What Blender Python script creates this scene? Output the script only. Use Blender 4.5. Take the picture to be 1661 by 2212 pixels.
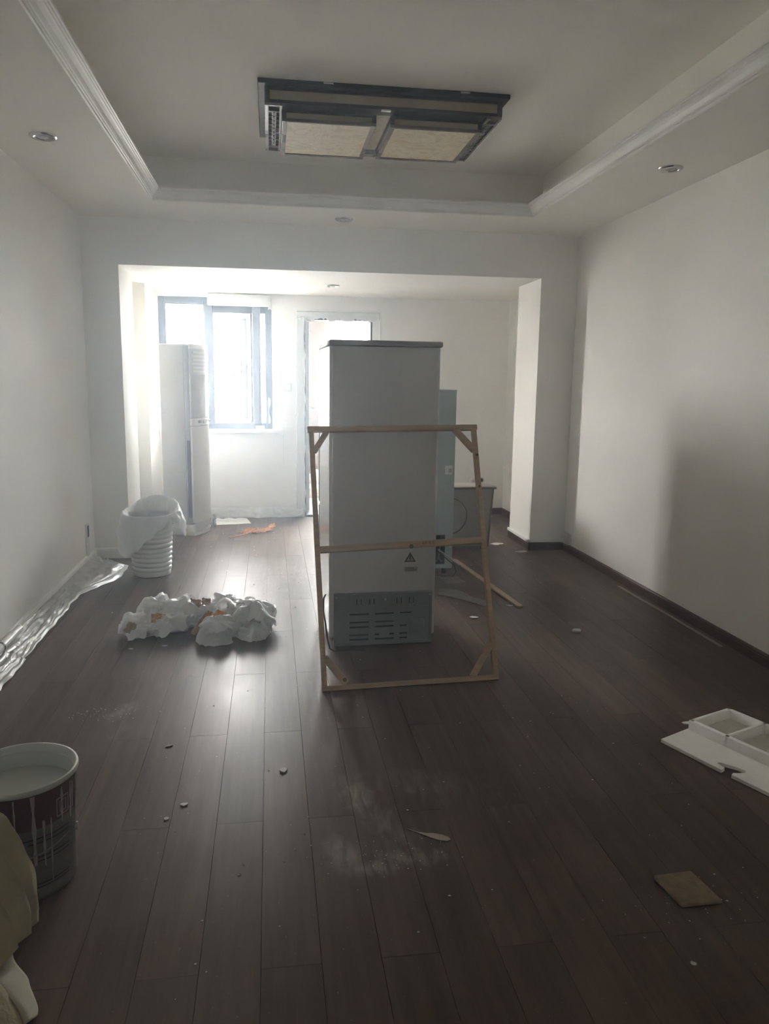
import bpy, bmesh, math, random
from mathutils import Vector, Matrix, noise
random.seed(7)
for o in list(bpy.data.objects): bpy.data.objects.remove(o, do_unlink=True)
sc = bpy.context.scene
COL = sc.collection

# ------------------------------------------------------------------ camera
YAW, PITCH, ROLL, FPX = 0.1460, 0.1662, 0.0130, 1681.8
fw = Vector((math.sin(YAW)*math.cos(PITCH), math.cos(YAW)*math.cos(PITCH), -math.sin(PITCH)))
rt = Vector((math.cos(YAW), -math.sin(YAW), 0)); up = rt.cross(fw)
r2 = rt*math.cos(ROLL)+up*math.sin(ROLL); u2 = up*math.cos(ROLL)-rt*math.sin(ROLL)
cam = bpy.data.cameras.new('camera'); co = bpy.data.objects.new('camera', cam); COL.objects.link(co)
m = Matrix((r2, u2, -fw)).transposed().to_4x4(); m.translation = (0, 0, 1.4); co.matrix_world = m
cam.sensor_fit = 'VERTICAL'; cam.sensor_height = 36; cam.lens = FPX*36/2212
cam.clip_start = .05; cam.clip_end = 200
sc.camera = co

# ------------------------------------------------------------------ daylight
world = bpy.data.worlds.new('overcast_sky'); sc.world = world; world.use_nodes = True
bg = world.node_tree.nodes['Background']
bg.inputs['Color'].default_value = (0.985, 0.985, 0.975, 1); bg.inputs['Strength'].default_value = 1.0
sc.view_settings.view_transform = 'Standard'; sc.view_settings.look = 'None'
sc.view_settings.gamma = 1; sc.view_settings.use_curve_mapping = False
sc.view_settings.exposure = 6.55
cy = sc.cycles
cy.use_adaptive_sampling = True; cy.adaptive_threshold = .045; cy.adaptive_min_samples = 20; cy.time_limit = 1100
cy.max_bounces = 11; cy.diffuse_bounces = 9; cy.glossy_bounces = 5; cy.transmission_bounces = 8
cy.transparent_max_bounces = 12; cy.volume_bounces = 1; cy.sample_clamp_indirect = 8
cy.caustics_reflective = True; cy.blur_glossy = 1.0; cy.caustics_refractive = False; cy.use_denoising = True

def portal(name, loc, sx, sz, rot):
    L = bpy.data.lights.new(name, 'AREA'); L.shape = 'RECTANGLE'; L.size = sx; L.size_y = sz
    L.cycles.is_portal = True
    o = bpy.data.objects.new(name, L); COL.objects.link(o); o.location = loc; o.rotation_euler = rot
portal('sky_portal', (-.53, 8.27, 1.55), 1.1, 1.28, (-math.pi/2, 0, 0))
portal('sky_portal', (1.60, 11.02, 1.68), 1.70, 1.36, (-math.pi/2, 0, 0))

# ------------------------------------------------------------------ dimensions (metres)
XL, XR = -1.374, 2.472
YB, YP, YF = 6.236, 6.812, 8.03
ZC, ZB, ZU = 2.5665, 2.232, 2.87
XOL, XOR = -1.108, 2.167
XTL, XTR, YT, YTN = -.771, 1.8686, 5.615, 0.3
YBACK = -1.6

# ------------------------------------------------------------------ mesh helpers
class MB:
    def __init__(s): s.bm = bmesh.new()
    def add(s, verts, faces, M=None):
        vs = [s.bm.verts.new((M @ Vector(v)) if M else v) for v in verts]
        for f in faces:
            try: s.bm.faces.new([vs[i] for i in f])
            except ValueError: pass
        return s
    def box(s, x0, x1, y0, y1, z0, z1, bev=0, M=None, seg=2):
        b = bmesh.new()
        vs = [b.verts.new(v) for v in ((x0,y0,z0),(x1,y0,z0),(x1,y1,z0),(x0,y1,z0),(x0,y0,z1),(x1,y0,z1),(x1,y1,z1),(x0,y1,z1))]
        for f in ((3,2,1,0),(4,5,6,7),(0,1,5,4),(1,2,6,5),(2,3,7,6),(3,0,4,7)): b.faces.new([vs[i] for i in f])
        if bev: bmesh.ops.bevel(b, geom=list(b.edges), offset=bev, segments=seg, profile=.5, affect='EDGES')
        s.merge(b, M); return s
    def merge(s, b, M=None):
        b.verts.index_update()
        vs = [s.bm.verts.new((M @ v.co) if M else v.co) for v in b.verts]
        for f in b.faces:
            try: s.bm.faces.new([vs[v.index] for v in f.verts])
            except ValueError: pass
        b.free()
    def bar(s, p0, p1, w, h, upv=(0,0,1), bev=0):
        p0, p1 = Vector(p0), Vector(p1); d = (p1-p0); L = d.length; d.normalize()
        sd = d.cross(Vector(upv)).normalized(); u = sd.cross(d).normalized()
        M = Matrix((d, sd, u)).transposed().to_4x4(); M.translation = p0
        return s.box(0, L, -w/2, w/2, -h/2, h/2, bev, M)
    def tube(s, pts, r, n=8, rs=None):
        pts = [Vector(p) for p in pts]; rings = []
        pu = Vector((0,0,1))
        for i, p in enumerate(pts):
            d = (pts[min(i+1, len(pts)-1)]-pts[max(i-1, 0)]).normalized()
            if abs(d.dot(pu)) > .98: pu = Vector((1,0,0))
            a = d.cross(pu).normalized(); b = a.cross(d).normalized(); pu = b
            rr = rs[i] if rs else r
            rings.append([s.bm.verts.new(p+a*rr*math.cos(2*math.pi*k/n)+b*rr*math.sin(2*math.pi*k/n)) for k in range(n)])
        for A, B in zip(rings, rings[1:]):
            for k in range(n): s.bm.faces.new((A[k], A[(k+1)%n], B[(k+1)%n], B[k]))
        s.bm.faces.new(rings[0][::-1]); s.bm.faces.new(rings[-1]); return s
    def lathe(s, prof, n=32, M=None, closed=False):
        rings = []
        for r, z in prof:
            if r < 1e-6:
                v = Vector((0,0,z)); rings.append([s.bm.verts.new(M @ v if M else v)])
            else:
                R = []
                for k in range(n):
                    v = Vector((r*math.cos(2*math.pi*k/n), r*math.sin(2*math.pi*k/n), z)); R.append(s.bm.verts.new(M @ v if M else v))
                rings.append(R)
        prs = list(zip(rings, rings[1:])) + ([(rings[-1], rings[0])] if closed else [])
        for A, B in prs:
            for k in range(n):
                a0, a1 = A[k % len(A)], A[(k+1) % len(A)]; b0, b1 = B[k % len(B)], B[(k+1) % len(B)]
                f = []
                for v in (a0, a1, b1, b0):
                    if v not in f: f.append(v)
                if len(f) > 2: s.bm.faces.new(f)
        return s
    def prism(s, poly, z0, z1, M=None):
        n = len(poly); vs = [(x, y, z0) for x, y in poly]+[(x, y, z1) for x, y in poly]
        fs = [list(range(n))[::-1], list(range(n, 2*n))]+[(i, (i+1)%n, n+(i+1)%n, n+i) for i in range(n)]
        return s.add(vs, fs, M)
    def sheet(s, fn, nu, nv, thick=0, closed_u=False):
        g = [[Vector(fn(i/(nu if closed_u else nu-1), j/(nv-1))) for j in range(nv)] for i in range(nu)]
        b = bmesh.new(); V = [[b.verts.new(p) for p in row] for row in g]
        for i in range(nu if closed_u else nu-1):
            for j in range(nv-1):
                b.faces.new((V[i][j], V[(i+1)%nu][j], V[(i+1)%nu][j+1], V[i][j+1]))
        if thick:
            b.normal_update(); b.verts.ensure_lookup_table()
            nu_, nv_ = len(V), nv
            B_ = [[b.verts.new(V[i][j].co-V[i][j].normal*thick) for j in range(nv_)] for i in range(nu_)]
            for i in range(nu if closed_u else nu-1):
                i2 = (i+1) % nu
                for j in range(nv-1): b.faces.new((B_[i][j+1], B_[i2][j+1], B_[i2][j], B_[i][j]))
                b.faces.new((V[i][0], B_[i][0], B_[i2][0], V[i2][0])); b.faces.new((V[i2][-1], B_[i2][-1], B_[i][-1], V[i][-1]))
            if not closed_u:
                for j in range(nv-1):
                    b.faces.new((V[0][j+1], B_[0][j+1], B_[0][j], V[0][j])); b.faces.new((V[-1][j], B_[-1][j], B_[-1][j+1], V[-1][j+1]))
        s.merge(b); return s
    def gridplate(s, xs, zs, holes, y0, y1, M=None):
        """a plate in the xz plane with real rectangular holes"""
        xs = sorted(set(xs)|{h[0] for h in holes}|{h[1] for h in holes}); zs = sorted(set(zs)|{h[2] for h in holes}|{h[3] for h in holes})
        solid = {}
        for i in range(len(xs)-1):
            for k in range(len(zs)-1):
                cx, cz = (xs[i]+xs[i+1])/2, (zs[k]+zs[k+1])/2
                solid[i, k] = not any(h[0] < cx < h[1] and h[2] < cz < h[3] for h in holes)
        vc = {}
        def v(i, k, y):
            key = (i, k, y)
            if key not in vc:
                p = Vector((xs[i], y, zs[k])); vc[key] = s.bm.verts.new(M @ p if M else p)
            return vc[key]
        for (i, k), ok in solid.items():
            if not ok: continue
            s.bm.faces.new((v(i,k,y0), v(i+1,k,y0), v(i+1,k+1,y0), v(i,k+1,y0)))
            s.bm.faces.new((v(i,k+1,y1), v(i+1,k+1,y1), v(i+1,k,y1), v(i,k,y1)))
            for di, dk, a, b in ((-1,0,(i,k+1),(i,k)), (1,0,(i+1,k),(i+1,k+1)), (0,-1,(i,k),(i+1,k)), (0,1,(i+1,k+1),(i,k+1))):
                if not solid.get((i+di, k+dk), False):
                    s.bm.faces.new((v(*b,y0), v(*a,y0), v(*a,y1), v(*b,y1)))
        return s
    def build(s, name, mt, parent=None, smooth=0, label=None, cat=None, group=None, kind=None, loc=None, rz=0):
        bmesh.ops.recalc_face_normals(s.bm, faces=list(s.bm.faces))
        me = bpy.data.meshes.new(name); s.bm.to_mesh(me); s.bm.free()
        if smooth:
            for p in me.polygons: p.use_smooth = True
            if smooth < 180: me.set_sharp_from_angle(angle=math.radians(smooth))
        me.materials.append(mt)
        o = bpy.data.objects.new(name, me); COL.objects.link(o)
        if parent: o.parent = parent
        if loc: o.location = loc
        if rz: o.rotation_euler.z = rz
        return tag(o, label, cat, group, kind)
def tag(o, label=None, cat=None, group=None, kind=None):
    for k, v in (('label', label), ('category', cat), ('group', group), ('kind', kind)):
        if v: o[k] = v
    return o
def thing(name, label, cat, loc=(0,0,0), rz=0, group=None):
    o = bpy.data.objects.new(name, None); COL.objects.link(o); o.location = loc; o.rotation_euler.z = rz
    o.empty_display_size = .1
    return tag(o, label, cat, group)
def copy_tree(o, parent=None):
    c = o.copy(); COL.objects.link(c); c.parent = parent
    for ch in [x for x in bpy.data.objects if x.parent == o]: copy_tree(ch, c)
    return c
def text(name, body, size, M, mt, parent, extrude=.0003):
    cu = bpy.data.curves.new(name, 'FONT'); cu.body = body; cu.size = size; cu.extrude = extrude
    cu.align_x = 'CENTER'; cu.align_y = 'CENTER'; cu.materials.append(mt)
    t = bpy.data.objects.new(name, cu); COL.objects.link(t)
    dg = bpy.context.evaluated_depsgraph_get(); me = bpy.data.meshes.new_from_object(t.evaluated_get(dg))
    bpy.data.objects.remove(t); o = bpy.data.objects.new(name, me); COL.objects.link(o)
    me.transform(M)
    if not me.materials: me.materials.append(mt)
    o.parent = parent; return o

# ------------------------------------------------------------------ materials
def mat(name, col, rough=.5, metal=0, var=.06, scale=6, bump=0, bscale=60, spec=.5, trans=0, coat=0, stretch=(1,1,1)):
    m = bpy.data.materials.new(name); m.use_nodes = True; nt = m.node_tree; N = nt.nodes; L = nt.links
    b = N['Principled BSDF']
    b.inputs['Roughness'].default_value = rough; b.inputs['Metallic'].default_value = metal
    b.inputs['Specular IOR Level'].default_value = spec; b.inputs['Coat Weight'].default_value = coat
    b.inputs['Coat Roughness'].default_value = .12
    tc = N.new('ShaderNodeTexCoord'); mp = N.new('ShaderNodeMapping'); mp.inputs['Scale'].default_value = stretch
    L.new(tc.outputs['Object'], mp.inputs['Vector'])
    nz = N.new('ShaderNodeTexNoise'); nz.inputs['Scale'].default_value = scale; nz.inputs['Detail'].default_value = 6
    L.new(mp.outputs['Vector'], nz.inputs['Vector'])
    rp = N.new('ShaderNodeValToRGB')
    rp.color_ramp.elements[0].position = .3; rp.color_ramp.elements[1].position = .7
    rp.color_ramp.elements[0].color = tuple(c*(1-var) for c in col)+(1,)
    rp.color_ramp.elements[1].color = tuple(min(1, c*(1+var)) for c in col)+(1,)
    L.new(nz.outputs['Fac'], rp.inputs['Fac']); L.new(rp.outputs['Color'], b.inputs['Base Color'])
    if bump:
        n2 = N.new('ShaderNodeTexNoise'); n2.inputs['Scale'].default_value = bscale; n2.inputs['Detail'].default_value = 4
        L.new(mp.outputs['Vector'], n2.inputs['Vector'])
        bp = N.new('ShaderNodeBump'); bp.inputs['Strength'].default_value = bump; bp.inputs['Distance'].default_value = .004
        L.new(n2.outputs['Fac'], bp.inputs['Height']); L.new(bp.outputs['Normal'], b.inputs['Normal'])
    if trans:
        tr = N.new('ShaderNodeBsdfTranslucent'); L.new(rp.outputs['Color'], tr.inputs['Color'])
        mx = N.new('ShaderNodeMixShader'); mx.inputs['Fac'].default_value = trans
        L.new(b.outputs[0], mx.inputs[1]); L.new(tr.outputs[0], mx.inputs[2]); L.new(mx.outputs[0], N['Material Output'].inputs['Surface'])
    return m
def glass_mat(name, col=(.95,.97,.97)):
    m = bpy.data.materials.new(name); m.use_nodes = True; nt = m.node_tree; N = nt.nodes
    b = N['Principled BSDF']; b.inputs['Base Color'].default_value = (*col, 1); b.inputs['Roughness'].default_value = .02
    gl = N.new('ShaderNodeBsdfGlossy'); gl.inputs['Roughness'].default_value = .02
    tp = N.new('ShaderNodeBsdfTransparent'); tp.inputs['Color'].default_value = (*col, 1)
    fr = N.new('ShaderNodeFresnel'); fr.inputs['IOR'].default_value = 1.45
    mx = N.new('ShaderNodeMixShader'); nt.links.new(fr.outputs[0], mx.inputs[0]); nt.links.new(tp.outputs[0], mx.inputs[1]); nt.links.new(gl.outputs[0], mx.inputs[2])
    nt.links.new(mx.outputs[0], N['Material Output'].inputs['Surface']); return m

WALL = mat('wall_paint', (.875,.865,.835), .75, var=.015, scale=3, bump=.05, bscale=40)
CEIL = mat('ceiling_paint', (.90,.88,.825), .8, var=.015, scale=3)
TRIM = mat('white_gloss_trim', (.86,.85,.83), .45, var=.02)
BASEB = mat('brown_baseboard', (.062,.028,.019), .4, var=.25, scale=8, stretch=(1,.1,1), spec=.2)
TAN = mat('tan_wall', (.22,.13,.055), .8, var=.05, scale=5)
TILE = mat('balcony_tile', (.50,.48,.43), .35, var=.04)
GROUT = mat('subfloor', (.012,.008,.007), .8)
FRAME = mat('window_frame_glare_tint', (.10,.12,.165), .45, var=.08)  # blue tint of the lens glare is put into the frame colour
SASH = mat('sash_backlit_shade', (.035,.04,.05), .45, var=.08)  # darkened in colour to hold the backlit shade of sash and transom
FRAME2 = mat('window_bar_glare_tint', (.14,.155,.20), .45, metal=0, var=.05)  # same glare-blue tint, painted lighter for the thinner bars
GLASS = glass_mat('window_glass')
DOORW = mat('door_white', (.76,.73,.67), .4, var=.02)
DARKF = mat('dark_door_frame', (.035,.028,.03), .4, var=.2)
CHROME = mat('chrome', (.62,.62,.62), .2, metal=1, var=.03)
FRG = mat('fridge_grey', (.62,.62,.63), .45, metal=0, var=.04, scale=2.5, spec=.4)
FRGD = mat('fridge_door_side', (.40,.42,.41), .22, var=.05, coat=.5)
FRGT = mat('fridge_top_plastic', (.30,.30,.31), .45, var=.05)
FRGL = mat('fridge_back_plate', (.18,.195,.20), .5, metal=0, var=.08)
BLK = mat('black_void', (.006,.006,.007), .7)
RUB = mat('black_rubber', (.02,.02,.022), .5)
STK = mat('sticker_white', (.62,.62,.60), .6, var=.05, scale=40)
STKG = mat('sticker_grey', (.38,.38,.37), .6, var=.15, scale=80)
INK = mat('ink', (.02,.018,.016), .7)
PENCIL = mat('pencil_grey', (.14,.09,.06), .8)
PINE = mat('pine_wood', (.46,.32,.20), .6, var=.14, scale=7, stretch=(1,12,12), bump=.15, bscale=30)
PINED = mat('pine_knot', (.16,.09,.05), .6, var=.2, scale=30)
FR2 = mat('fridge_blue_grey', (.36,.41,.42), .45, metal=0, var=.05, scale=2)
APPL = mat('appliance_grey', (.30,.275,.245), .5, metal=0, var=.08, scale=3)
APPT = mat('appliance_top', (.42,.37,.32), .5, var=.06)
APPE = mat('appliance_edge', (.13,.10,.08), .5, var=.1)
ACW = mat('ac_white', (.66,.64,.60), .35, var=.02, coat=.2)
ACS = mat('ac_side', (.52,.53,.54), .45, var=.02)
ACD = mat('ac_dark', (.10,.115,.17), .4, var=.1)
ACG = mat('ac_grey_strip', (.33,.36,.41), .35, var=.05)
ACP = mat('ac_gloss_panel', (.55,.56,.56), .12, var=.05, coat=.6)
BINW = mat('bin_plastic', (.62,.61,.58), .35, var=.03)
BAG = mat('thin_white_bag', (.92,.92,.92), .30, var=.03, scale=12, bump=.35, bscale=28, trans=.45)
FILM = mat('masking_film', (.70,.69,.66), .22, var=.06, scale=9, bump=.3, bscale=35, trans=.22)
FILMW = mat('masking_film_matte', (.76,.76,.74), .5, var=.03, scale=9, bump=.3, bscale=35, trans=.2)
FILMG = mat('masking_film_clear', (.52,.51,.48), .28, var=.12, scale=14, bump=.4, bscale=22, trans=.12, spec=.25)
ORANGE = mat('orange_tape', (.75,.38,.12), .5, var=.1, scale=20, trans=.2)
PEACH = mat('masking_paper', (.62,.42,.28), .6, var=.1, scale=20, trans=.2)
TWINE = mat('orange_twine', (.66,.30,.14), .7, var=.15, scale=30)
LWOOD = mat('lamp_dark_wood', (.016,.009,.007), .45, var=.3, scale=6, stretch=(1,8,8), spec=.15)
LWOODL = mat('lamp_wood_bottom', (.13,.085,.07), .25, var=.25, scale=8, spec=.5)
LFRET = mat('lamp_fretwork', (.10,.09,.078), .4, var=.2, scale=20)
def marble(name, c0, c1, rough=.3):
    m = mat(name, c0, rough); nt = m.node_tree; N = nt.nodes; L = nt.links
    tc = N['Texture Coordinate'] if 'Texture Coordinate' in N else N.new('ShaderNodeTexCoord')
    w = N.new('ShaderNodeTexNoise'); w.inputs['Scale'].default_value = 7; w.inputs['Detail'].default_value = 10; w.inputs['Distortion'].default_value = 1.6; w.inputs['Roughness'].default_value = .7
    L.new(tc.outputs['Object'], w.inputs['Vector'])
    r = N.new('ShaderNodeValToRGB'); e = r.color_ramp.elements
    e[0].position = .40; e[0].color = (*c0, 1); e[1].position = .60; e[1].color = (*c0, 1)
    k = r.color_ramp.elements.new(.5); k.color = (*c1, 1)
    L.new(w.outputs['Fac'], r.inputs['Fac']); L.new(r.outputs['Color'], N['Principled BSDF'].inputs['Base Color']); return m
LMARB = marble('lamp_marble_panel', (.60,.48,.29), (.76,.66,.47), .45)
LSIDE = mat('lamp_side_panel', (.34,.28,.17), .5, var=.04)
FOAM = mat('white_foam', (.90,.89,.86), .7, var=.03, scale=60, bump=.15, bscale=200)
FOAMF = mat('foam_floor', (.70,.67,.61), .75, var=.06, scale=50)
CORK = mat('tan_felt_pad', (.235,.175,.11), .9, var=.22, scale=45, bump=.6, bscale=90)
TINR = mat('tin_red_band', (.075,.010,.012), .35, var=.25, scale=5)
TING = mat('tin_grey_print', (.13,.112,.095), .5, metal=0, var=.3, scale=9, stretch=(1,1,3))
TINW = mat('tin_white_paint', (.55,.57,.53), .4, var=.04)
DRIP = mat('paint_drip', (.42,.33,.30), .45, var=.08)
WIRE = mat('handle_wire', (.35,.33,.31), .35, metal=.7)
CLOTH = mat('khaki_canvas', (.42,.36,.23), .9, var=.16, scale=10, bump=.4, bscale=160, trans=.12)
CLOTHL = mat('pale_canvas_and_rim_light', (.50,.45,.36), .9, var=.08, bump=.3, bscale=160, trans=.15)  # pale canvas; also paints the rim light along fold edges
CHIP = mat('paint_chip', (.60,.59,.56), .8, var=.08, scale=40)
DUSTM = mat('dust_paint_splash', (.34,.29,.25), .8, var=.1)
PAPER = mat('grey_film_sheet', (.20,.185,.17), .6, spec=.1, var=.15, scale=10, bump=.3)
PAPERW = mat('paper_white', (.72,.71,.66), .7, var=.04)
PLATE = mat('switch_plate', (.70,.69,.67), .35, var=.02)

# plank material: dark brown laminate with grain, per-plank tone, builder's dust with shapes of its own
def plank_mat():
    m = bpy.data.materials.new('dark_laminate'); m.use_nodes = True; nt = m.node_tree; N = nt.nodes; L = nt.links
    b = N['Principled BSDF']; geo = N.new('ShaderNodeNewGeometry'); oi = N.new('ShaderNodeObjectInfo')
    mp = N.new('ShaderNodeMapping'); mp.inputs['Scale'].default_value = (26, 1.4, 1); L.new(geo.outputs['Position'], mp.inputs['Vector'])
    ad = N.new('ShaderNodeVectorMath'); ad.operation = 'ADD'
    L.new(mp.outputs['Vector'], ad.inputs[0])
    ml = N.new('ShaderNodeVectorMath'); ml.operation = 'SCALE'; ml.inputs[0].default_value = (13, 57, 0); L.new(oi.outputs['Random'], ml.inputs['Scale'])
    L.new(ml.outputs[0], ad.inputs[1])
    g = N.new('ShaderNodeTexNoise'); g.inputs['Scale'].default_value = 1; g.inputs['Detail'].default_value = 8; g.inputs['Roughness'].default_value = .65; L.new(ad.outputs[0], g.inputs['Vector'])
    rp = N.new('ShaderNodeValToRGB'); e = rp.color_ramp.elements
    e[0].position = .3; e[0].color = (.068,.041,.031,1); e[1].position = .75; e[1].color = (.132,.084,.064,1)
    L.new(g.outputs['Fac'], rp.inputs['Fac'])
    hv = N.new('ShaderNodeHueSaturation'); L.new(rp.outputs['Color'], hv.inputs['Color'])
    mr = N.new('ShaderNodeMapRange'); mr.inputs['To Min'].default_value = .82; mr.inputs['To Max'].default_value = 1.2
    L.new(oi.outputs['Random'], mr.inputs['Value']); L.new(mr.outputs[0], hv.inputs['Value'])
    # dust: broad thin film + named smears
    def noise_at(scale, detail=6, dist=0, sx=1, sy=1):
        q = N.new('ShaderNodeMapping'); q.inputs['Scale'].default_value = (sx, sy, 1); L.new(geo.outputs['Position'], q.inputs['Vector'])
        t = N.new('ShaderNodeTexNoise'); t.inputs['Scale'].default_value = scale; t.inputs['Detail'].default_value = detail; t.inputs['Distortion'].default_value = dist
        L.new(q.outputs['Vector'], t.inputs['Vector']); return t.outputs['Fac']
    def math_(op, a, bb):
        n = N.new('ShaderNodeMath'); n.operation = op
        for i, v in enumerate((a, bb)):
            if isinstance(v, (int, float)): n.inputs[i].default_value = v
            else: L.new(v, n.inputs[i])
        return n.outputs[0]
    def rng(v, a, c, lo=0, hi=1):
        n = N.new('ShaderNodeMapRange'); n.inputs['From Min'].default_value = a; n.inputs['From Max'].default_value = c
        n.inputs['To Min'].default_value = lo; n.inputs['To Max'].default_value = hi; L.new(v, n.inputs['Value']); return n.outputs[0]
    wob = noise_at(9, 6, 1.0); streak = noise_at(14, 5, .6, 3, .7)
    film = math_('MULTIPLY', rng(noise_at(1.3, 5, .5), .30, .80), .07)
    total = film
    smears = [(.29,2.43,.06,.16,10,.8), (.36,2.25,.08,.22,15,.45), (.20,2.12,.06,.10,15,.8), (.27,2.05,.10,.04,-5,.8), (.40,2.09,.10,.045,-8,.9), (.55,2.48,.30,.12,-20,.35), (-.65,3.24,.05,.14,-25,.7), (-.62,3.05,.08,.16,-10,.25),
              (1.62,3.55,.12,.10,0,.30), (.30,5.6,.42,.55,12,.45), (.0,5.35,.3,.5,0,.34), (.2,6.9,.35,.6,0,.35), (-.55,6.2,.5,.35,0,.16), (1.11,1.80,.16,.12,20,.30), (1.21,2.1,.12,.06,-30,.18), (1.0,2.9,.4,.3,0,.10), (1.9,6.6,.2,.3,0,.2)]
    for (cx, cy_, rx, ry, a, st) in smears:
        q = N.new('ShaderNodeMapping'); q.vector_type = 'TEXTURE'
        q.inputs['Location'].default_value = (cx, cy_, 0); q.inputs['Rotation'].default_value = (0, 0, math.radians(a)); q.inputs['Scale'].default_value = (rx, ry, 1)
        L.new(geo.outputs['Position'], q.inputs['Vector'])
        ln = N.new('ShaderNodeVectorMath'); ln.operation = 'LENGTH'; L.new(q.outputs['Vector'], ln.inputs[0])
        d = math_('ADD', ln.outputs['Value'], math_('MULTIPLY', math_('SUBTRACT', wob, .5), 1.6))
        k = math_('MULTIPLY', rng(d, 1.35, -.1), math_('MULTIPLY', rng(streak, .30, .80), st*.85))
        total = math_('MAXIMUM', total, k)
    specks = math_('MULTIPLY', rng(noise_at(95, 2, 0), .70, .76), .25)
    total = math_('MAXIMUM', total, specks)
    mx = N.new('ShaderNodeMix'); mx.data_type = 'RGBA'; L.new(total, mx.inputs[0]); L.new(hv.outputs['Color'], mx.inputs[6]); mx.inputs[7].default_value = (.50,.47,.43,1)
    L.new(mx.outputs[2], b.inputs['Base Color'])
    rr = rng(total, 0, .5, .34, .65)
    rr2 = math_('ADD', rr, math_('MULTIPLY', math_('SUBTRACT', noise_at(2.6, 6, .5), .5), .16))
    L.new(rr2, b.inputs['Roughness']); b.inputs['Specular IOR Level'].default_value = .07
    bp = N.new('ShaderNodeBump'); bp.inputs['Strength'].default_value = .05; bp.inputs['Distance'].default_value = .002
    L.new(g.outputs['Fac'], bp.inputs['Height']); L.new(bp.outputs['Normal'], b.inputs['Normal'])
    return m
PLANK = plank_mat()

# ================================================================== STRUCTURE
S = dict(kind='structure')
floor = MB().box(XL-.15, XR+.15, YBACK-.15, YF+.2, -.12, -.012).build('floor', GROUT, **S)
PW, PL, X0, Y0 = .147, 1.29, -.038, 2.335
mesh_cache = {}
ncol = range(int(math.floor((XL-X0)/PW)), int(math.ceil((XR-X0)/PW)))
for c in ncol:
    xa = max(X0+c*PW, XL-.02); xb = min(X0+(c+1)*PW, XR+.02)
    off = Y0 if c % 2 else Y0+PL/2
    k = -3
    while off+k*PL < YF+.02:
        ya = max(off+k*PL, YBACK-.02); yb = min(off+(k+1)*PL, YF+.1); k += 1
        if yb-ya < .05: continue
        key = (round(xb-xa, 4), round(yb-ya, 4))
        if key not in mesh_cache:
            w, l = xb-xa, yb-ya
            p = MB().box(.0006, w-.0006, .0006, l-.0006, -.012, 0)
            o = p.build('plank', PLANK, floor); mesh_cache[key] = o.data
        else:
            o = bpy.data.objects.new('plank', mesh_cache[key]); COL.objects.link(o); o.parent = floor
        o.location = (xa, ya, 0)

T = .16
MB().box(XL-T, XL, YBACK, YB, -.1, ZU+.1).build('wall_left', WALL, **S)
MB().box(XR, XR+T, YBACK, YF+.22, -.1, ZU+.1).build('wall_right', WALL, **S)
MB().box(XL-T, XR+T, YBACK-T, YBACK, -.1, ZU+.1).build('wall_back', WALL, **S)
MB().box(XL-T, XR, YB, YP, ZB, ZU+.1).build('wall_header', WALL, **S)
MB().box(XL-T, XOL, YB, YP, -.1, ZB).build('wall_pier_left', WALL, **S)
MB().box(XOR, XR, YB, YP, -.1, ZB).build('wall_pier_right', WALL, **S)
MB().box(XL-T, -1.25, YP, 7.40, -.1, ZB).build('wall_alcove_left', WALL, **S)
MB().box(XL-T, -1.095, 7.40, YF, -.1, ZB).build('wall_pilaster_left', WALL, **S)
# far wall with window and door openings
WX0, WX1, WZ0, WZ1 = -1.078, .020, .905, 2.195
DX0, DX1, DZ1 = .335, 1.034, 2.02
MB().gridplate([XL-T, 1.193], [-.1, ZB], [(WX0, WX1, WZ0, WZ1), (DX0, DX1, -.1, DZ1)], YF, YF+.22).build('wall_far', WALL, **S)
MB().box(1.193, XR, YF+.025, YF+.22, -.1, ZB).build('wall_far_right', WALL, **S)
MB().box(XL-T, XR+T, YP, YF+.22, ZB, ZB+.12).build('ceiling_far', CEIL, **S)
# main ceiling: dropped soffit ring and raised tray
cv = .10
ring = MB()
ring.box(XL-T, XTL, YBACK, YB, ZC, ZC+.03); ring.box(XTR, XR+T, YBACK, YB, ZC, ZC+.03)
ring.box(XTL, XTR, YT, YB, ZC, ZC+.03); ring.box(XTL, XTR, YBACK, YTN, ZC, ZC+.03)
ring.box(XL-T, XTL-cv, YBACK, YB, ZC+.03, ZU+.1); ring.box(XTR+cv, XR+T, YBACK, YB, ZC+.03, ZU+.1)
ring.box(XTL-cv, XTR+cv, YT+cv, YB, ZC+.03, ZU+.1); ring.box(XTL-cv, XTR+cv, YBACK, YTN-cv, ZC+.03, ZU+.1)
ring.build('ceiling_soffit', CEIL, **S)
MB().box(XL-T, XR+T, YBACK-T, YB+.02, ZU, ZU+.12).build('ceiling', CEIL, **S)
prof = [(0,0),(.006,.004),(.006,.014),(.013,.016),(.013,.022),(.018,.026),(.027,.040),(.038,.051),(.046,.055),(.046,.060),(.054,.062),(.054,.068),(.061,.070),(.061,.079),(0,.079)]
def ringpt(k, u):
    return [(XTL+u, YTN+u), (XTR-u, YTN+u), (XTR-u, YT-u), (XTL+u, YT-u)][k % 4]
for k in range(4):
    t = MB(); n = len(prof)
    vs = [(*ringpt(k, u), ZC+w) for u, w in prof]+[(*ringpt(k+1, u), ZC+w) for u, w in prof]
    t.add(vs, [(i, (i+1)%n, n+(i+1)%n, n+i) for i in range(n)]+[list(range(n)), list(range(n, 2*n))[::-1]])
    t.build('trim_%d' % (k+1), TRIM, **S)

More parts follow.
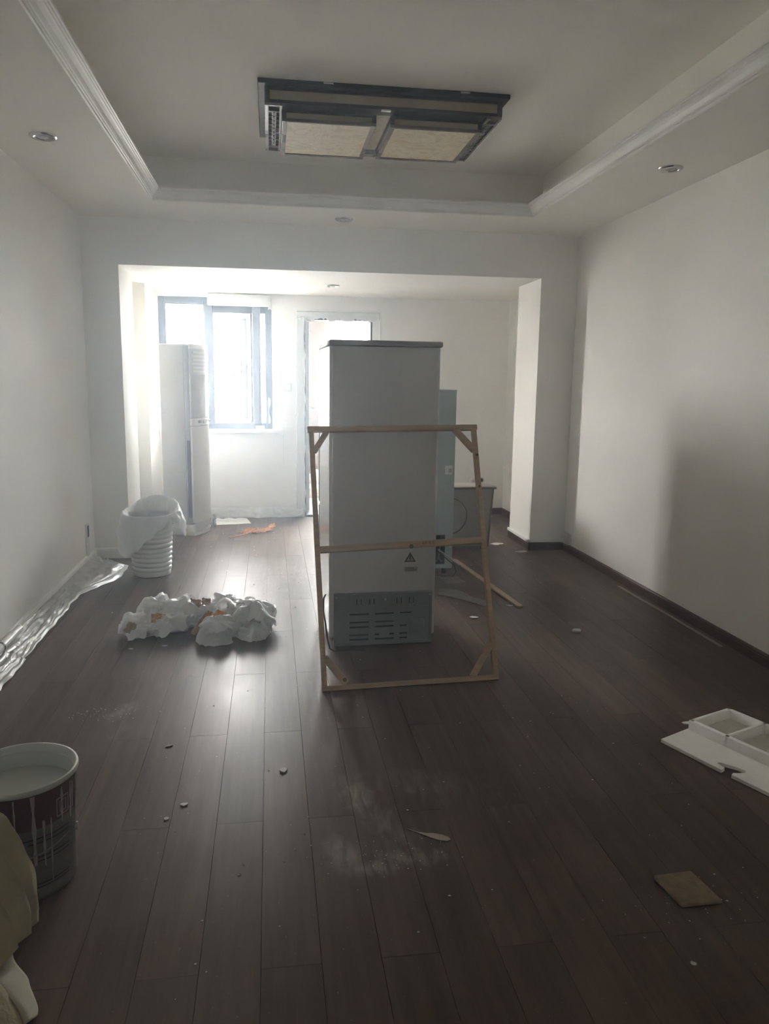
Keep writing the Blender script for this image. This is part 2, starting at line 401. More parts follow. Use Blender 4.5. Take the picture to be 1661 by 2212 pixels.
# baseboards
def baseboard(name, p0, p1, inward, mt=BASEB, h=.066, t=.014, cap=True):
    p0, p1, n = Vector((*p0, 0)), Vector((*p1, 0)), Vector((*inward, 0))
    pr = [(0,0),(t,0),(t,h*.68),(t-.003,h*.72),(t-.003,h*.84),(t-.008,h*.97),(0,h)]
    b = MB(); N_ = len(pr)
    vs = [p0+n*u+Vector((0,0,w)) for u, w in pr]+[p1+n*u+Vector((0,0,w)) for u, w in pr]
    b.add(vs, [(i, (i+1)%N_, N_+(i+1)%N_, N_+i) for i in range(N_)]+[list(range(N_)), list(range(N_, 2*N_))[::-1]])
    return b.build(name, mt, **S)
baseboard('baseboard_right', (XR, YBACK), (XR, YB), (-1, 0))
baseboard('baseboard_pier_front', (XOR-.014, YB), (XR, YB), (0, -1))
baseboard('baseboard_pier_side', (XOR, YB-.014), (XOR, YP), (-1, 0))
baseboard('baseboard_far_right', (XR, YP), (XR, YF), (-1, 0))
baseboard('baseboard_far', (1.034, YF+.025), (XR, YF+.025), (0, -1))
baseboard('baseboard_left', (XL, YBACK), (XL, YB), (1, 0), mt=TRIM, h=.085, t=.016)
baseboard('baseboard_pier_left', (XL, YB), (XOL+.014, YB), (0, -1), mt=TRIM, h=.085)
# white plastered skirt above the pier's brown baseboard
sk = MB(); sk.box(XOR-.020, XR, YB-.008, YB, .067, .092, .003); sk.box(XOR-.022, XOR, YB-.008, YP, .067, .092, .003)
sk.build('trim_5', TRIM, **S)
# window sill
MB().box(-1.09, .10, YF-.055, YF+.10, .868, .902, .006).build('trim_6', TRIM, **S)

# ---- window: fixed pane on the left, open casement, narrow pane on the right
def bar_frame(m_, x0, x1, z0, z1, w, y0, y1, bev=.003):
    m_.box(x0, x0+w, y0, y1, z0, z1, bev); m_.box(x1-w, x1, y0, y1, z0, z1, bev)
    m_.box(x0+w, x1-w, y0, y1, z0, z0+w, bev); m_.box(x0+w, x1-w, y0, y1, z1-w, z1, bev); return m_
win = bpy.data.objects.new('window_1', None); COL.objects.link(win); win.location = (-.53, YF+.1, .905); tag(win, kind='structure')
def wl(m_, name, mt, **k):
    o = m_.build(name, mt, win, **k); o.location = (.53, -(YF+.1), -.905); return o
fy0, fy1 = YF+.05, YF+.12
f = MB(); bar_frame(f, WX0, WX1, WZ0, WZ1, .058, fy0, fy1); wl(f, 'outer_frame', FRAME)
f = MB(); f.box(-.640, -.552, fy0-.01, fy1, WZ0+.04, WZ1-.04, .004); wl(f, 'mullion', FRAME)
f = MB(); f.box(-.170, -.108, fy0, fy1, WZ0+.04, WZ1-.04, .004); wl(f, 'mullion', FRAME2)
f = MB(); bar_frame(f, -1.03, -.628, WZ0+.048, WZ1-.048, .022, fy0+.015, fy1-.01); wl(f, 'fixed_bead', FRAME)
f = MB(); bar_frame(f, -.108, -.028, WZ0+.048, WZ1-.048, .018, fy0+.015, fy1-.01); wl(f, 'fixed_bead', FRAME2)
f = MB(); f.box(-1.03, -.628, fy0+.035, fy0+.041, WZ0+.05, WZ1-.05); wl(f, 'pane', GLASS)
f = MB(); f.box(-.108, -.028, fy0+.035, fy0+.041, WZ0+.05, WZ1-.05); wl(f, 'pane', GLASS)
# upper box of masked roller blind over the casement
f = MB(); f.box(-.60, .015, fy0-.10, fy0-.005, 2.115, WZ1+.03, .008); wl(f, 'blind_box', FILMW)
f = MB(); f.box(-.555, -.03, fy0+.02, fy0+.06, 2.05, 2.13, .004); wl(f, 'transom', SASH)
# casement sash hinged on the right mullion, swung outwards
ang = math.radians(73); HX, HY = -.165, fy1
Msash = Matrix.Translation((HX, HY, 0)) @ Matrix.Rotation(-ang, 4, 'Z')
sw = .385
f = MB(); z0, z1 = WZ0+.03, 2.085
for a in ((-sw, -sw+.075, z0, z1), (-.06, 0, z0, z1), (-sw+.075, -.06, z0, z0+.06), (-sw+.075, -.06, z1-.06, z1)):
    f.box(a[0], a[1], -.030, .030, a[2], a[3], .003, Msash)
sash = wl(f, 'sash', SASH)
f = MB().box(-sw+.05, -.05, -.003, .003, z0+.05, z1-.05, 0, Msash); o = f.build('pane', GLASS, sash)
hx = -sw+.025
f = MB().box(hx-.018, hx+.018, -.042, -.030, 1.46, 1.58, .004, Msash)
f.tube([Msash @ Vector(v) for v in ((hx, -.04, 1.535), (hx-.0, -.075, 1.535), (hx-.01, -.098, 1.50), (hx-.012, -.105, 1.44))], .011)
f.build('sash_handle', SASH, sash, smooth=40)
f = MB().box(-.15, -.06, fy0-.03, fy0+.005, WZ0+.005, WZ0+.035, .004); wl(f, 'catch', TRIM)
# torn masking film left on the frame corner and jamb
def crinkle(p, s, a): return noise.noise(Vector(p)*s)*a
f = MB().sheet(lambda u, v: (-.012+.03*u+crinkle((u*3, v*9, 1), 1, .012), fy0-.108+.02*v+crinkle((u*5, v*5, 3), 1, .012), 2.20-.11*v-.02*abs(u-.5)), 8, 10, .002); wl(f, 'film_scrap', FILMW, smooth=180)
f = MB().sheet(lambda u, v: (-.020+.022*u*(.6+.4*math.sin(v*9)), fy0-.012+crinkle((u*4, v*6, 7), 1, .008), 1.22-.26*v), 6, 14, .002); wl(f, 'film_scrap', FILMW, smooth=180)

# ---- door to the balcony
dr = bpy.data.objects.new('door_1', None); COL.objects.link(dr); dr.location = (.68, YF, 0); tag(dr, kind='structure')
def dl(m_, name, mt, par=dr, **k):
    o = m_.build(name, mt, par, **k)
    if par is dr: o.location = (-.68, -YF, 0)
    return o
c = MB(); cw = .068
c.box(DX0-cw, DX0+.004, YF-.018, YF, 0, DZ1+cw+.01, .004); c.box(DX1-.004, DX1+cw+.012, YF-.018, YF, 0, DZ1+cw+.01, .004); c.box(DX0, DX1, YF-.018, YF, DZ1-.004, DZ1+cw+.01, .004)
dl(c, 'casing', TRIM)
c = MB(); c.box(DX0, DX0+.022, YF-.01, YF+.22, 0, DZ1, .003); c.box(DX1-.022, DX1, YF-.01, YF+.22, 0, DZ1, .003); c.box(DX0+.022, DX1-.022, YF-.01, YF+.22, DZ1-.022, DZ1, .003)
dl(c, 'lining', DARKF)
dl(MB().box(DX0+.022, DX1-.022, YF-.005, YF+.22, 0, .022, .004), 'threshold', DARKF)
leaf = MB().box(DX0+.024, DX0+.066, YF+.20, YF+.88, .03, DZ1-.03, .004); leaf = dl(leaf, 'door_leaf', DOORW)
h_ = MB(); hy = YF+.80
h_.box(DX0+.066, DX0+.072, hy-.022, hy+.022, .93, 1.16, .002)
h_.tube([(DX0+.07, hy, 1.10), (DX0+.125, hy, 1.10), (DX0+.128, hy-.02, 1.10), (DX0+.128, hy-.12, 1.10)], .010)
h_.lathe([(0, 0), (.014, 0), (.014, .012), (0, .012)], 16, Matrix.Translation((DX0+.07, hy, 1.0)) @ Matrix.Rotation(math.pi/2, 4, 'Y'))
h_.build('door_handle', CHROME, leaf, smooth=40)
# masking film stuck round the casing, torn along its inner edge
def torn(seed, base, amp):
    return lambda t: base+amp*(noise.noise(Vector((t*6, seed, 0)))*.6+noise.noise(Vector((t*23, seed, 5)))*.4)
tl = torn(3.1, .012, .020)
fm = MB().sheet(lambda u, v: (DX0-.075+u*(.075+tl(v)), YF-.021-.010*abs(noise.noise(Vector((u*4, v*15, 2))))-.004*u, .045+v*(DZ1+.01-.045)), 8, 70, .0012)
dl(fm, 'casing_film', FILMW, smooth=180)
tt = torn(9.4, .025, .05)
fm = MB().sheet(lambda u, v: (DX0-.07+u*(DX1-DX0+.14), YF-.021-.008*abs(noise.noise(Vector((u*15, v*4, 8)))), DZ1+.062-v*(.06+tt(u*2.2))), 90, 6, .0012)
dl(fm, 'casing_film', FILMW, smooth=180)

GRND = mat('added_ground', (.34,.335,.32), .9, var=.1, scale=.4)
MB().box(-60, 60, YF+.4, 120, -3.4, -3.2).build('ground', GRND, **S)  # ground outside, added to weaken daylight entering from below

# ---- balcony beyond the door
BY = 10.98
MB().box(-.2, 2.7, YF+.22, BY+.12, -.1, .02).build('floor_balcony', TILE, **S)
MB().box(.10, .25, YF+.22, BY, .02, 2.5).build('wall_balcony_left', TAN, **S)
MB().box(2.55, 2.7, YF+.22, BY, .02, 2.5).build('wall_balcony_right', TAN, **S)
MB().gridplate([.10, 2.7], [.02, 2.5], [(.755, 2.45, 1.0, 2.36)], BY, BY+.12).build('wall_balcony_end', TAN, **S)
MB().box(-.0, 2.8, YF+.22, BY+.12, 2.5, 2.6).build('ceiling_balcony', TAN, **S)
baseboard('baseboard_balcony', (.25, BY), (.755, BY), (0, -1), mt=TRIM, h=.10)
w2 = bpy.data.objects.new('window_2', None); COL.objects.link(w2); w2.location = (1.6, BY, .35); tag(w2, kind='structure')
f = MB(); bar_frame(f, .755, 2.45, 1.0, 2.36, .045, BY+.02, BY+.08); o = f.build('outer_frame', FRAME2, w2); o.location = (-1.6, -BY, -.35)
f = MB(); f.box(1.58, 1.63, BY+.03, BY+.07, 1.04, 2.32, .003); o = f.build('mullion', FRAME2, w2); o.location = (-1.6, -BY, -.35)
for a, b_ in ((.80, 1.58), (1.63, 2.405)):
    f = MB(); f.box(a, b_, BY+.047, BY+.053, 1.045, 2.315); o = f.build('pane', GLASS, w2); o.location = (-1.6, -BY, -.35)

# ================================================================== OBJECTS
# ---- big refrigerator seen from behind
RZ = math.atan2(.020, .569)
fr = thing('refrigerator', 'tall grey refrigerator standing with its back to the room, wooden frame leaning on it', 'refrigerator', (.296, 3.941, 0), RZ)
FW, FD, FH = .569, .60, 1.602
cb = MB(); cb.box(0, FW, .012, FD-.075, .055, FH-.028, .008); cb.box(.012, FW-.012, 0, .02, .30, FH-.03, .006)
cb.build('cabinet', FRG, fr, smooth=35)
MB().box(-.006, FW+.008, -.008, FD-.06, FH-.028, FH, .008).build('top_cover', FRGT, fr, smooth=35)
d = MB().box(-.002, FW+.002, FD-.068, FD, .70, FH-.004, .012).build('door', FRGD, fr, smooth=35)
MB().box(.01, FW-.01, FD-.074, FD-.068, .71, FH-.015).build('gasket', RUB, d)
d = MB().box(-.002, FW+.002, FD-.068, FD, .06, .69, .012).build('freezer_door', FRGD, fr, smooth=35)
MB().box(.01, FW-.01, FD-.074, FD-.068, .07, .68).build('gasket', RUB, d)
# side skins are glossier than the back
MB().box(-.0015, .0005, .03, FD-.085, .07, FH-.04).build('side_panel', FRGD, fr)
# slotted back plate over the compressor
holes = []
for row, (z_, xs_) in enumerate(((.186, ((.104,.207),(.239,.342),(.373,.437))), (.142, ((.104,.207),(.239,.342))), (.116, ((.104,.207),(.239,.342),(.373,.414))), (.073, ((.104,.207),(.239,.262),(.318,.342),(.373,.414))), (.048, ((.104,.207),(.239,.342),(.373,.414))))):
    for a, b_ in xs_: holes.append((a, b_, z_-.005, z_+.005))
for xc in (.142,.165,.211,.233,.357,.381,.424,.447): holes.append((xc-.003, xc+.003, .236, .270))
MB().gridplate([.022, FW-.022], [.030, .292], holes, -.012, -.006).build('slotted_back_plate', FRGL, fr)
MB().box(.024, FW-.024, -.005, .012, .034, .288).build('compressor_bay', BLK, fr)
p = MB(); p.box(.020, FW-.020, -.014, 0, .288, .302, .003); p.box(.020, FW-.02, -.013, 0, .215, .222, .003); p.box(.02, .036, -.014, 0, .03, .3, .003); p.box(FW-.036, FW-.02, -.014, 0, .03, .3, .003); p.box(.02, FW-.02, -.022, .03, .018, .036, .004)
p.build('plate_rim', FRGL, fr, smooth=35)
p = MB(); p.box(.428, .505, -.020, -.010, .062, .150, .004); p.bar((.415,-.012,.168), (.435,-.012,.148), .016, .012); p.build('terminal_cover', FRGL, fr, smooth=35)
for xx, zz in ((.034, .282), (FW-.034, .282), (FW/2+.01, .262)):
    MB().lathe([(0, 0), (.006, 0), (.006, .003), (0, .004)], 12, Matrix.Translation((xx, -.012, zz)) @ Matrix.Rotation(math.pi/2, 4, 'X')).build('screw', FRGT, fr)
for xx in (.05, FW-.05):
    for yy in (.06, FD-.12):
        MB().lathe([(0, 0), (.022, 0), (.022, .03), (.016, .03), (.016, .06), (0, .06)], 14, Matrix.Translation((xx, yy, 0))).build('foot', RUB, fr, smooth=40)
# warning triangle and rating text low on the back
tx, tz, s_ = .426, .480, .030
tri = MB()
P3 = [(tx-s_, tz-s_*.62), (tx+s_, tz-s_*.62), (tx, tz+s_*1.05)]; cx_, cz_ = tx, tz-.002
inn = [(cx_+(x-cx_)*.68, cz_+(z-cz_)*.68) for x, z in P3]
for i in range(3):
    a, b_, c_, d_ = P3[i], P3[(i+1)%3], inn[(i+1)%3], inn[i]
    tri.add([(q[0], -.0012, q[1]) for q in (a, b_, c_, d_)]+[(q[0], .001, q[1]) for q in (a, b_, c_, d_)], [(0,1,2,3),(4,7,6,5),(0,4,5,1),(1,5,6,2),(2,6,7,3),(3,7,4,0)])
tri.prism([(tx-.002, tz+.014), (tx+.006, tz+.014), (tx+.001, tz+.002), (tx+.006, tz+.002), (tx-.004, tz-.014), (tx-.001, tz-.003), (tx-.006, tz-.003)], -.001, .001, Matrix(((1,0,0,0),(0,0,1,0),(0,1,0,0),(0,0,0,1))))
st = MB().prism([(x+(x-tx)*.12, z+(z-tz)*.12) for x, z in P3], -.0008, .001, Matrix(((1,0,0,0),(0,0,1,0),(0,1,0,0),(0,0,0,1)))).build('warning_sticker', STKG, fr)
tri.build('warning_symbol', INK, st)
st = MB().box(.396, .468, -.0008, .001, .408, .434).build('rating_label', STKG, fr)
for k in range(3):
    MB().box(.402, .462-.012*(k == 2), -.0012, 0, .412+.007*k, .4145+.007*k).build('print_line', PENCIL, st)
# mains cord hanging at the left foot
MB().tube([(-.012, .10, .27), (-.026, .06, .26), (-.030, .03, .20), (-.02, .01, .13), (-.016, -.02, .07), (-.004, -.05, .02), (.02, -.055, .006), (.09, -.045, .006), (.18, -.06, .006)], .0045, 8).build('mains_cord', RUB, fr, smooth=60)

# ---- wooden frame leaning on the refrigerator
bl, br = Vector((.219, 3.373, 0)), Vector((1.064, 3.424, 0)); tl_, tr_ = Vector((.186, 3.905, 1.167)), Vector((1.045, 3.925, 1.180))
wf = thing('wooden_screen', 'rectangular pine batten frame leaning against the back of the tall refrigerator', 'frame', bl)
nrm = (br-bl).cross(tl_-bl).normalized()
bw, bt = .024, .026
def wb(p0, p1, name, w=bw, par=wf, inset=0):
    return MB().bar(p0-bl, p1-bl, w, bt, nrm, .002).build(name, PINE, par)
def lerp(a, b_, t): return a+(b_-a)*t
off = nrm*0
dB = (br-bl).normalized(); dS = (tl_-bl).normalized(); dSr = (tr_-br).normalized()
wb(bl+dB*.0+dS*.012, br+dSr*.012, 'bottom_rail')
wb(tl_-dS*.010-dB*.006, tr_-dSr*.010+dB*.006, 'top_rail', .027)
wb(bl+dB*.012+dS*.024, tl_+dB*.012-dS*.024, 'stile'); wb(br-dB*.012+dSr*.024, tr_-dB*.012-dSr*.024, 'stile')
ml_, mr_ = lerp(bl, tl_, .515), lerp(br, tr_, .530)
mid = wb(ml_+dB*.024, mr_-dB*.024, 'middle_rail', .032)
f_ = -nrm*.004
wb(lerp(tl_, bl, .098)+dB*.022, lerp(tl_, tr_, .108)-dS*.018, 'corner_brace', .026)
wb(lerp(tr_, br, .105)-dB*.018, lerp(tr_, tl_, .130)-dSr*.018, 'corner_brace', .030)
wb(lerp(bl, tl_, .120)+dB*.018, lerp(bl, br, .135)+dS*.030, 'corner_brace', .030)
wb(lerp(br, tr_, .135)-dB*.020, lerp(br, bl, .150)+dSr*.022, 'corner_brace', .028)
# knots and the pencilled size on the middle rail
for (p_, r_) in ((lerp(br, tr_, .875)-dB*.010, .008), (lerp(br, tr_, .745)-dB*.012, .007), (lerp(ml_, mr_, .55)-dS*.012, .011), (lerp(bl, br, .125)+dS*.045, .010)):
    q = p_-bl-nrm*(bt/2) if nrm.y > 0 else p_-bl+nrm*(bt/2)
    qn = -nrm if nrm.y > 0 else nrm
    MB().lathe([(0, .0008), (r_, .0006), (r_, -.001)], 12, Matrix.Translation(q) @ qn.to_track_quat('Z', 'Y').to_matrix().to_4x4()).build('knot', PINED, wf)
qn = -nrm if nrm.y > 0 else nrm
xa_ = dB; ya_ = qn.cross(xa_).normalized()
MT = Matrix((xa_, ya_, qn)).transposed().to_4x4(); MT.translation = lerp(ml_, mr_, .665)-bl+qn*(bt/2+.0004)
text('pencil_note', '67 X 527', .022, MT, PENCIL, mid)

# ---- shorter blue-grey refrigerator behind it
f2 = thing('refrigerator', 'shorter blue-grey refrigerator with an open compressor bay, half hidden behind the tall one', 'refrigerator', (.75, 5.48, 0))
W2, D2, H2 = .565, .56, 1.347
b2 = MB(); b2.gridplate([0, W2], [.045, H2-.015], [(.06, W2-.055, .075, .295)], 0, .012); b2.box(0, .012, .012, D2-.06, .045, H2-.015); b2.box(W2-.012, W2, .012, D2-.06, .045, H2-.015); b2.box(0, W2, D2-.072, D2-.06, .045, H2-.015); b2.box(0, W2, .012, D2-.06, .045, .06)
b2.build('cabinet', FR2, f2)
MB().box(-.003, W2+.003, -.003, D2-.055, H2-.017, H2, .004).build('top_cover', FR2, f2)
MB().box(0, W2, D2-.055, D2, .05, H2-.004, .010).build('door', FRGD, f2, smooth=35)
bay = MB(); bay.box(.05, W2-.045, .20, .21, .06, .31); bay.box(.05, W2-.045, .013, .2, .30, .31); bay.box(.05, W2-.045, .013, .2, .062, .072); bay.box(.045, .05, .013, .2, .06, .31); bay.box(W2-.05, W2-.045, .013, .2, .06, .31)
bay.build('compressor_bay', BLK, f2)
MB().lathe([(0, .075), (.07, .075), (.085, .10), (.085, .17), (.07, .21), (.03, .225), (0, .225)], 20, Matrix.Translation((.40, .10, 0))).build('compressor', RUB, f2, smooth=60)
MB().tube([(.44, .09, .22), (.462, .03, .25), (.475, .02, .2), (.47, .03, .12), (.49, .02, .085)], .004, 8).build('copper_pipe', WIRE, f2, smooth=60)
MB().tube([(.46, -.004, .17), (.485, -.02, .15), (.53, -.03, .11), (.575, -.03, .075), (.585, -.05, .03), (.55, -.10, .006), (.50, -.09, .006), (.44, -.06, .006)], .004, 8).build('mains_cord', RUB, f2, smooth=60)
sl = MB().box(.494, .548, -.0012, .001, .742, .805).build('energy_label', STK, f2)
MB().box(.520, .544, -.002, 0, .755, .785).build('print_block', STKG, sl)
MB().box(W2-.024, W2-.010, -.003, .001, .20, .25, .001).build('clip', STK, f2)
MB().bar((.455, -.01, .190), (.60, -.07, .085), .009, .009).build('drain_pipe', FR2, f2)
for xx in (.05, W2-.05):
    for yy in (.05, D2-.12): MB().lathe([(0, 0), (.02, 0), (.02, .046), (0, .046)], 12, Matrix.Translation((xx, yy, 0))).build('foot', RUB, f2, smooth=40)

# ---- grey appliance with a round embossed panel
ap = thing('metal_appliance', 'low grey metal appliance with a round embossed panel and overhanging top beside the blue-grey refrigerator', 'appliance', (1.50, 6.30, 0))
AW, AD, AH, tp_ = .315, .20, .53, .030
V = []
for z_, e in ((.03, 0), (AH, tp_)):
    V += [(-AW-e, 0-e*.3, z_), (AW+e, 0-e*.3, z_), (AW+e, AD, z_), (-AW-e, AD, z_)]
MB().add(V, [(3,2,1,0),(4,5,6,7),(0,1,5,4),(1,2,6,5),(2,3,7,6),(3,0,4,7)]).build('casing', APPL, ap)
MB().box(-AW-.055, AW+.055, -.03, AD+.02, AH, AH+.014, .004).build('top', APPT, ap, smooth=35)
MB().box(-AW-.055, AW+.055, -.032, -.028, AH-.008, AH+.006, .001).build('top_edge', APPE, ap)
lean = math.atan2(.009, .5)
Md = Matrix.Translation((-.03, -.004, .292)) @ Matrix.Rotation(math.pi/2+lean, 4, 'X')
MB().lathe([(0, .012), (.10, .016), (.140, .022), (.148, .016), (.150, -.01)], 48, Md).build('round_panel', APPL, ap, smooth=30)
MB().lathe([(.150, .016), (.157, .014), (.158, -.008), (.150, -.008)], 48, Md, closed=True).build('round_rim', APPE, ap, smooth=40)
for sx in (-1, 1):
    MB().bar((sx*(AW+.001), -.006, .03), (sx*(AW+tp_+.001), -.014, AH), .012, .012, (0,1,0)).build('edge_strip', APPE, ap)
    for yy in (.03, AD-.04): MB().lathe([(0, 0), (.018, 0), (.014, .03), (0, .03)], 12, Matrix.Translation((sx*(AW-.04), yy, 0))).build('foot', RUB, ap)
# pipe stubs on the wall above it
t1 = thing('wall_tap', 'small white plastic tap on the far wall above the grey appliance', 'tap', (2.134, YF+.025, .356))
MB().lathe([(0, 0), (.035, 0), (.035, .008), (.018, .014), (.018, .05), (.026, .052), (.026, .075), (0, .08)], 20, Matrix.Rotation(math.pi/2, 4, 'X')).build('body', PLATE, t1, smooth=40)
MB().tube([(0, -.06, 0), (.012, -.066, -.03), (.012, -.066, -.055)], .010).build('spout', PLATE, t1, smooth=60)
t2 = thing('wall_pipe', 'white round pipe stub with a dark hole on the far wall right of the tap', 'pipe', (2.225, YF+.025, .371))
MB().lathe([(.020, 0), (.034, 0), (.034, .012), (.030, .03), (.022, .03), (.020, 0)], 20, Matrix.Rotation(math.pi/2, 4, 'X')).build('collar', PLATE, t2, smooth=40)
MB().lathe([(0, .012), (.021, .012), (.021, .0), (0, 0)], 20, Matrix.Rotation(math.pi/2, 4, 'X')).build('bore', BLK, t2)

# ---- tower air conditioner in the window corner
ac = thing('tower_air_conditioner', 'white tower air conditioner standing in the corner under the left window pane', 'air conditioner', (-.688, 7.073, 0), -.28)
# local x: front direction, local y: across the front, origin at the near front corner
AWd, ADp, ACH = .42, .285, 1.70
def acx(y_): t = (y_/AWd-.5)*2; return .045*(1-t*t)
def ac_front(z0, z1, ins=0, name='panel', mt=ACW, par=ac, y0=.0, y1=AWd, thick=.02, bul=0):
    n = 14; pts = [(acx(y0+(y1-y0)*i/n)+bul, y0+(y1-y0)*i/n) for i in range(n+1)]
    poly = pts+[(p[0]-thick, p[1]) for p in pts[::-1]]
    return MB().prism(poly, z0, z1).build(name, mt, par, smooth=30)
MB().box(-ADp, -.062, .0, AWd, .10, ACH-.01, .006).build('side_casing', ACS, ac, smooth=35)
MB().box(-.062, -.014, -.003, AWd+.003, .10, ACH-.012, .004).build('side_strip', ACG, ac, smooth=35)
MB().box(-.050, -.020, -.006, -.001, .17, .86, .002).build('air_intake', ACD, ac)
MB().box(-.052, -.016, -.0045, -.001, .86, .95, .002).build('intake_cap', ACG, ac)
MB().box(-ADp, -.010, -.002, AWd+.002, 0, .10, .004).build('plinth', ACW, ac, smooth=35)
ac_front(.0, .03, name='plinth_front', thick=.06, bul=-.004)
ac_front(.03, .12, name='kick_recess', mt=ACS, thick=.02, bul=-.03)
ac_front(.12, .985, name='lower_panel')
ac_front(.99, 1.055, name='control_band')
ac_front(1.06, 1.44, name='glossy_panel', mt=ACP)
gp = ac_front(1.44, 1.66, name='outlet_grille', mt=ACS, bul=-.006)
for k in range(6):
    n = 8; z_ = 1.458+.033*k
    pts = [(acx(.03+.36*i/n)+.002, .03+.36*i/n) for i in range(n+1)]
    MB().prism(pts+[(p[0]-.012, p[1]) for p in pts[::-1]], z_, z_+.014).build('louvre', ACW, gp, smooth=30)
ac_front(1.66, 1.70, name='top_cap')
MB().box(-ADp, .0, 0, AWd, ACH-.012, ACH, .006).build('top', ACW, ac, smooth=35)
cbp = MB().box(.032, .050, .16, .26, 1.008, 1.035, .003).build('display', STKG, ac)
for yy in (.08, .30): MB().box(.022, .045, yy, yy+.05, 1.012, 1.036, .003).build('button_group', STKG, ac)
# small hook / pipe stub behind it and wall sleeve
MB().box(-1.10, -1.07, 7.60, 7.63, .93, .95, .003).build('wall_bracket', PLATE, label='tiny white bracket on the pilaster beside the tower air conditioner', cat='bracket')

# ---- ribbed waste bin and its liner
bn = (-.862, 5.69)
prof_b = [(0, .004), (.125, 0), (.131, .004), (.133, .03)]
z_ = .036; k = 0
while z_ < .345:
    t = z_/.44; rr = .131+.026*t
    prof_b += [(rr-.004, z_), (rr+.004, z_+.007), (rr+.0065, z_+.016), (rr+.004, z_+.026), (rr-.004, z_+.032)]
    z_ += .0345
prof_b += [(.155, .385), (.157, .425), (.163, .43), (.165, .438), (.160, .442), (.153, .438), (.150, .38), (.138, .2), (.125, .012), (0, .012)]
binr = thing('waste_bin', 'white ribbed plastic waste bin by the left pier', 'waste bin', (*bn, 0))
MB().lathe(prof_b, 56).build('bucket', BINW, binr, smooth=50)
def tab(dg, T):
    T = sorted(T); T = T+[(T[0][0]+360, T[0][1])]; dg %= 360
    if dg < T[0][0]: dg += 360
    for (a0, v0), (a1, v1) in zip(T, T[1:]):
        if a0 <= dg <= a1:
            t = (dg-a0)/(a1-a0); t = t*t*(3-2*t); return v0+(v1-v0)*t
def liner(u, v):
    th = 2*math.pi*u; dg = math.degrees(th)
    L = tab(dg, [(0,.17),(25,.15),(55,.07),(120,.06),(150,.16),(180,.29),(212,.30),(240,.25),(270,.17),(298,.10),(325,.035),(343,.10)])
    fl = tab(dg, [(0,.075),(25,.065),(60,.03),(120,.03),(150,.055),(180,.062),(208,.030),(232,.010),(270,.006),(300,.006),(325,.006),(343,.05)])
    hump = tab(dg, [(0,.030),(35,.085),(75,.115),(110,.095),(150,.035),(180,.012),(215,.004),(270,.002),(325,.003)])
    if v < .3:
        a = v/.3; r = .140+.011*a; z = .30+.143*a+hump*.3*a
    elif v < .5:
        a = (v-.3)/.2; r = .151+(.017+fl*.4)*a; z = .443+hump*(.3+.7*math.sin(math.pi/2*a))
    else:
        a = (v-.5)/.5; zz = L*a
        rb = .131+.026*max(0, (.443-zz))/.44+.014          # keep clear of the ribs underneath
        r = max(rb, .168+fl*(.4+.6*math.sin(min(1, a*1.25)*math.pi*.62))-.10*max(0, zz-.12)*(1-fl*10)); z = .443+hump*(1-a)-zz
    w = .010*noise.noise(Vector((math.cos(th)*4, math.sin(th)*4, v*5)))+.005*noise.noise(Vector((math.cos(th)*15, math.sin(th)*15, v*8)))
    k = .35+min(1.6, fl*22)
    if v > .3: r += abs(w)*k
    z += w*.6*k*(v > .3)
    return (r*math.cos(th), r*math.sin(th), max(z, .05))
MB().sheet(liner, 110, 34, .0012, closed_u=True).build('bin_liner', BAG, smooth=180, loc=(*bn, 0), label='thin white plastic bag hanging over the rim of the ribbed bin', cat='plastic bag')

# ---- heaps of crumpled masking film
def lump(b, c, r, seed, crease=.30, flat=.35):
    """crumpled plastic: coarse random facets with slightly rounded ridges"""
    q = bmesh.new(); bmesh.ops.create_icosphere(q, subdivisions=2, radius=1); rn = random.Random(seed)
    for v in q.verts:
        n_ = v.co.normalized()
        k = 1+rn.uniform(-.30, .16)+.22*noise.noise(n_*1.3+Vector((seed, 0, seed*2)))
        t = Vector((rn.uniform(-1, 1), rn.uniform(-1, 1), rn.uniform(-1, 1)))*.10
        n_ = n_+t
        v.co = Vector((n_.x*r[0], n_.y*r[1], max(n_.z, -flat)*r[2]))*k
    bmesh.ops.subdivide_edges(q, edges=list(q.edges), cuts=3, use_grid_fill=True, smooth=.55)
    for v in q.verts:
        v.co += v.co.normalized()*.006*noise.noise(v.co*22+Vector((seed, 1, 0)))
        v.co += Vector(c)
        if v.co.z < .003: v.co.z = .003+abs(noise.noise(v.co*9))*.002
    b.merge(q)
def flap(b, c, r, seed, tilt):
    M_ = Matrix.Translation(c) @ Matrix.Rotation(tilt[1], 4, 'Z') @ Matrix.Rotation(tilt[0], 4, 'X')
    def fn(u, v):
        a = 2*math.pi*u; e = 1+.35*noise.noise(Vector((math.cos(a)*1.6+seed, math.sin(a)*1.6, seed)))+.12*noise.noise(Vector((math.cos(a)*5, math.sin(a)*5+seed, 1)))
        rr = r*v*e+.002
        q = Vector((rr/r*math.cos(a)+seed, rr/r*math.sin(a), seed*2))
        p = M_ @ Vector((rr*math.cos(a), rr*math.sin(a), r*(.50*(1-v*v)+.30*(.5-abs(noise.noise(q*1.5))*1.6)+.10*abs(noise.noise(q*4))+.16*v*math.sin(a*4+seed))))
        p.z = max(p.z, .004); return p
    b.sheet(fn, 44, 12, .0008, closed_u=True)
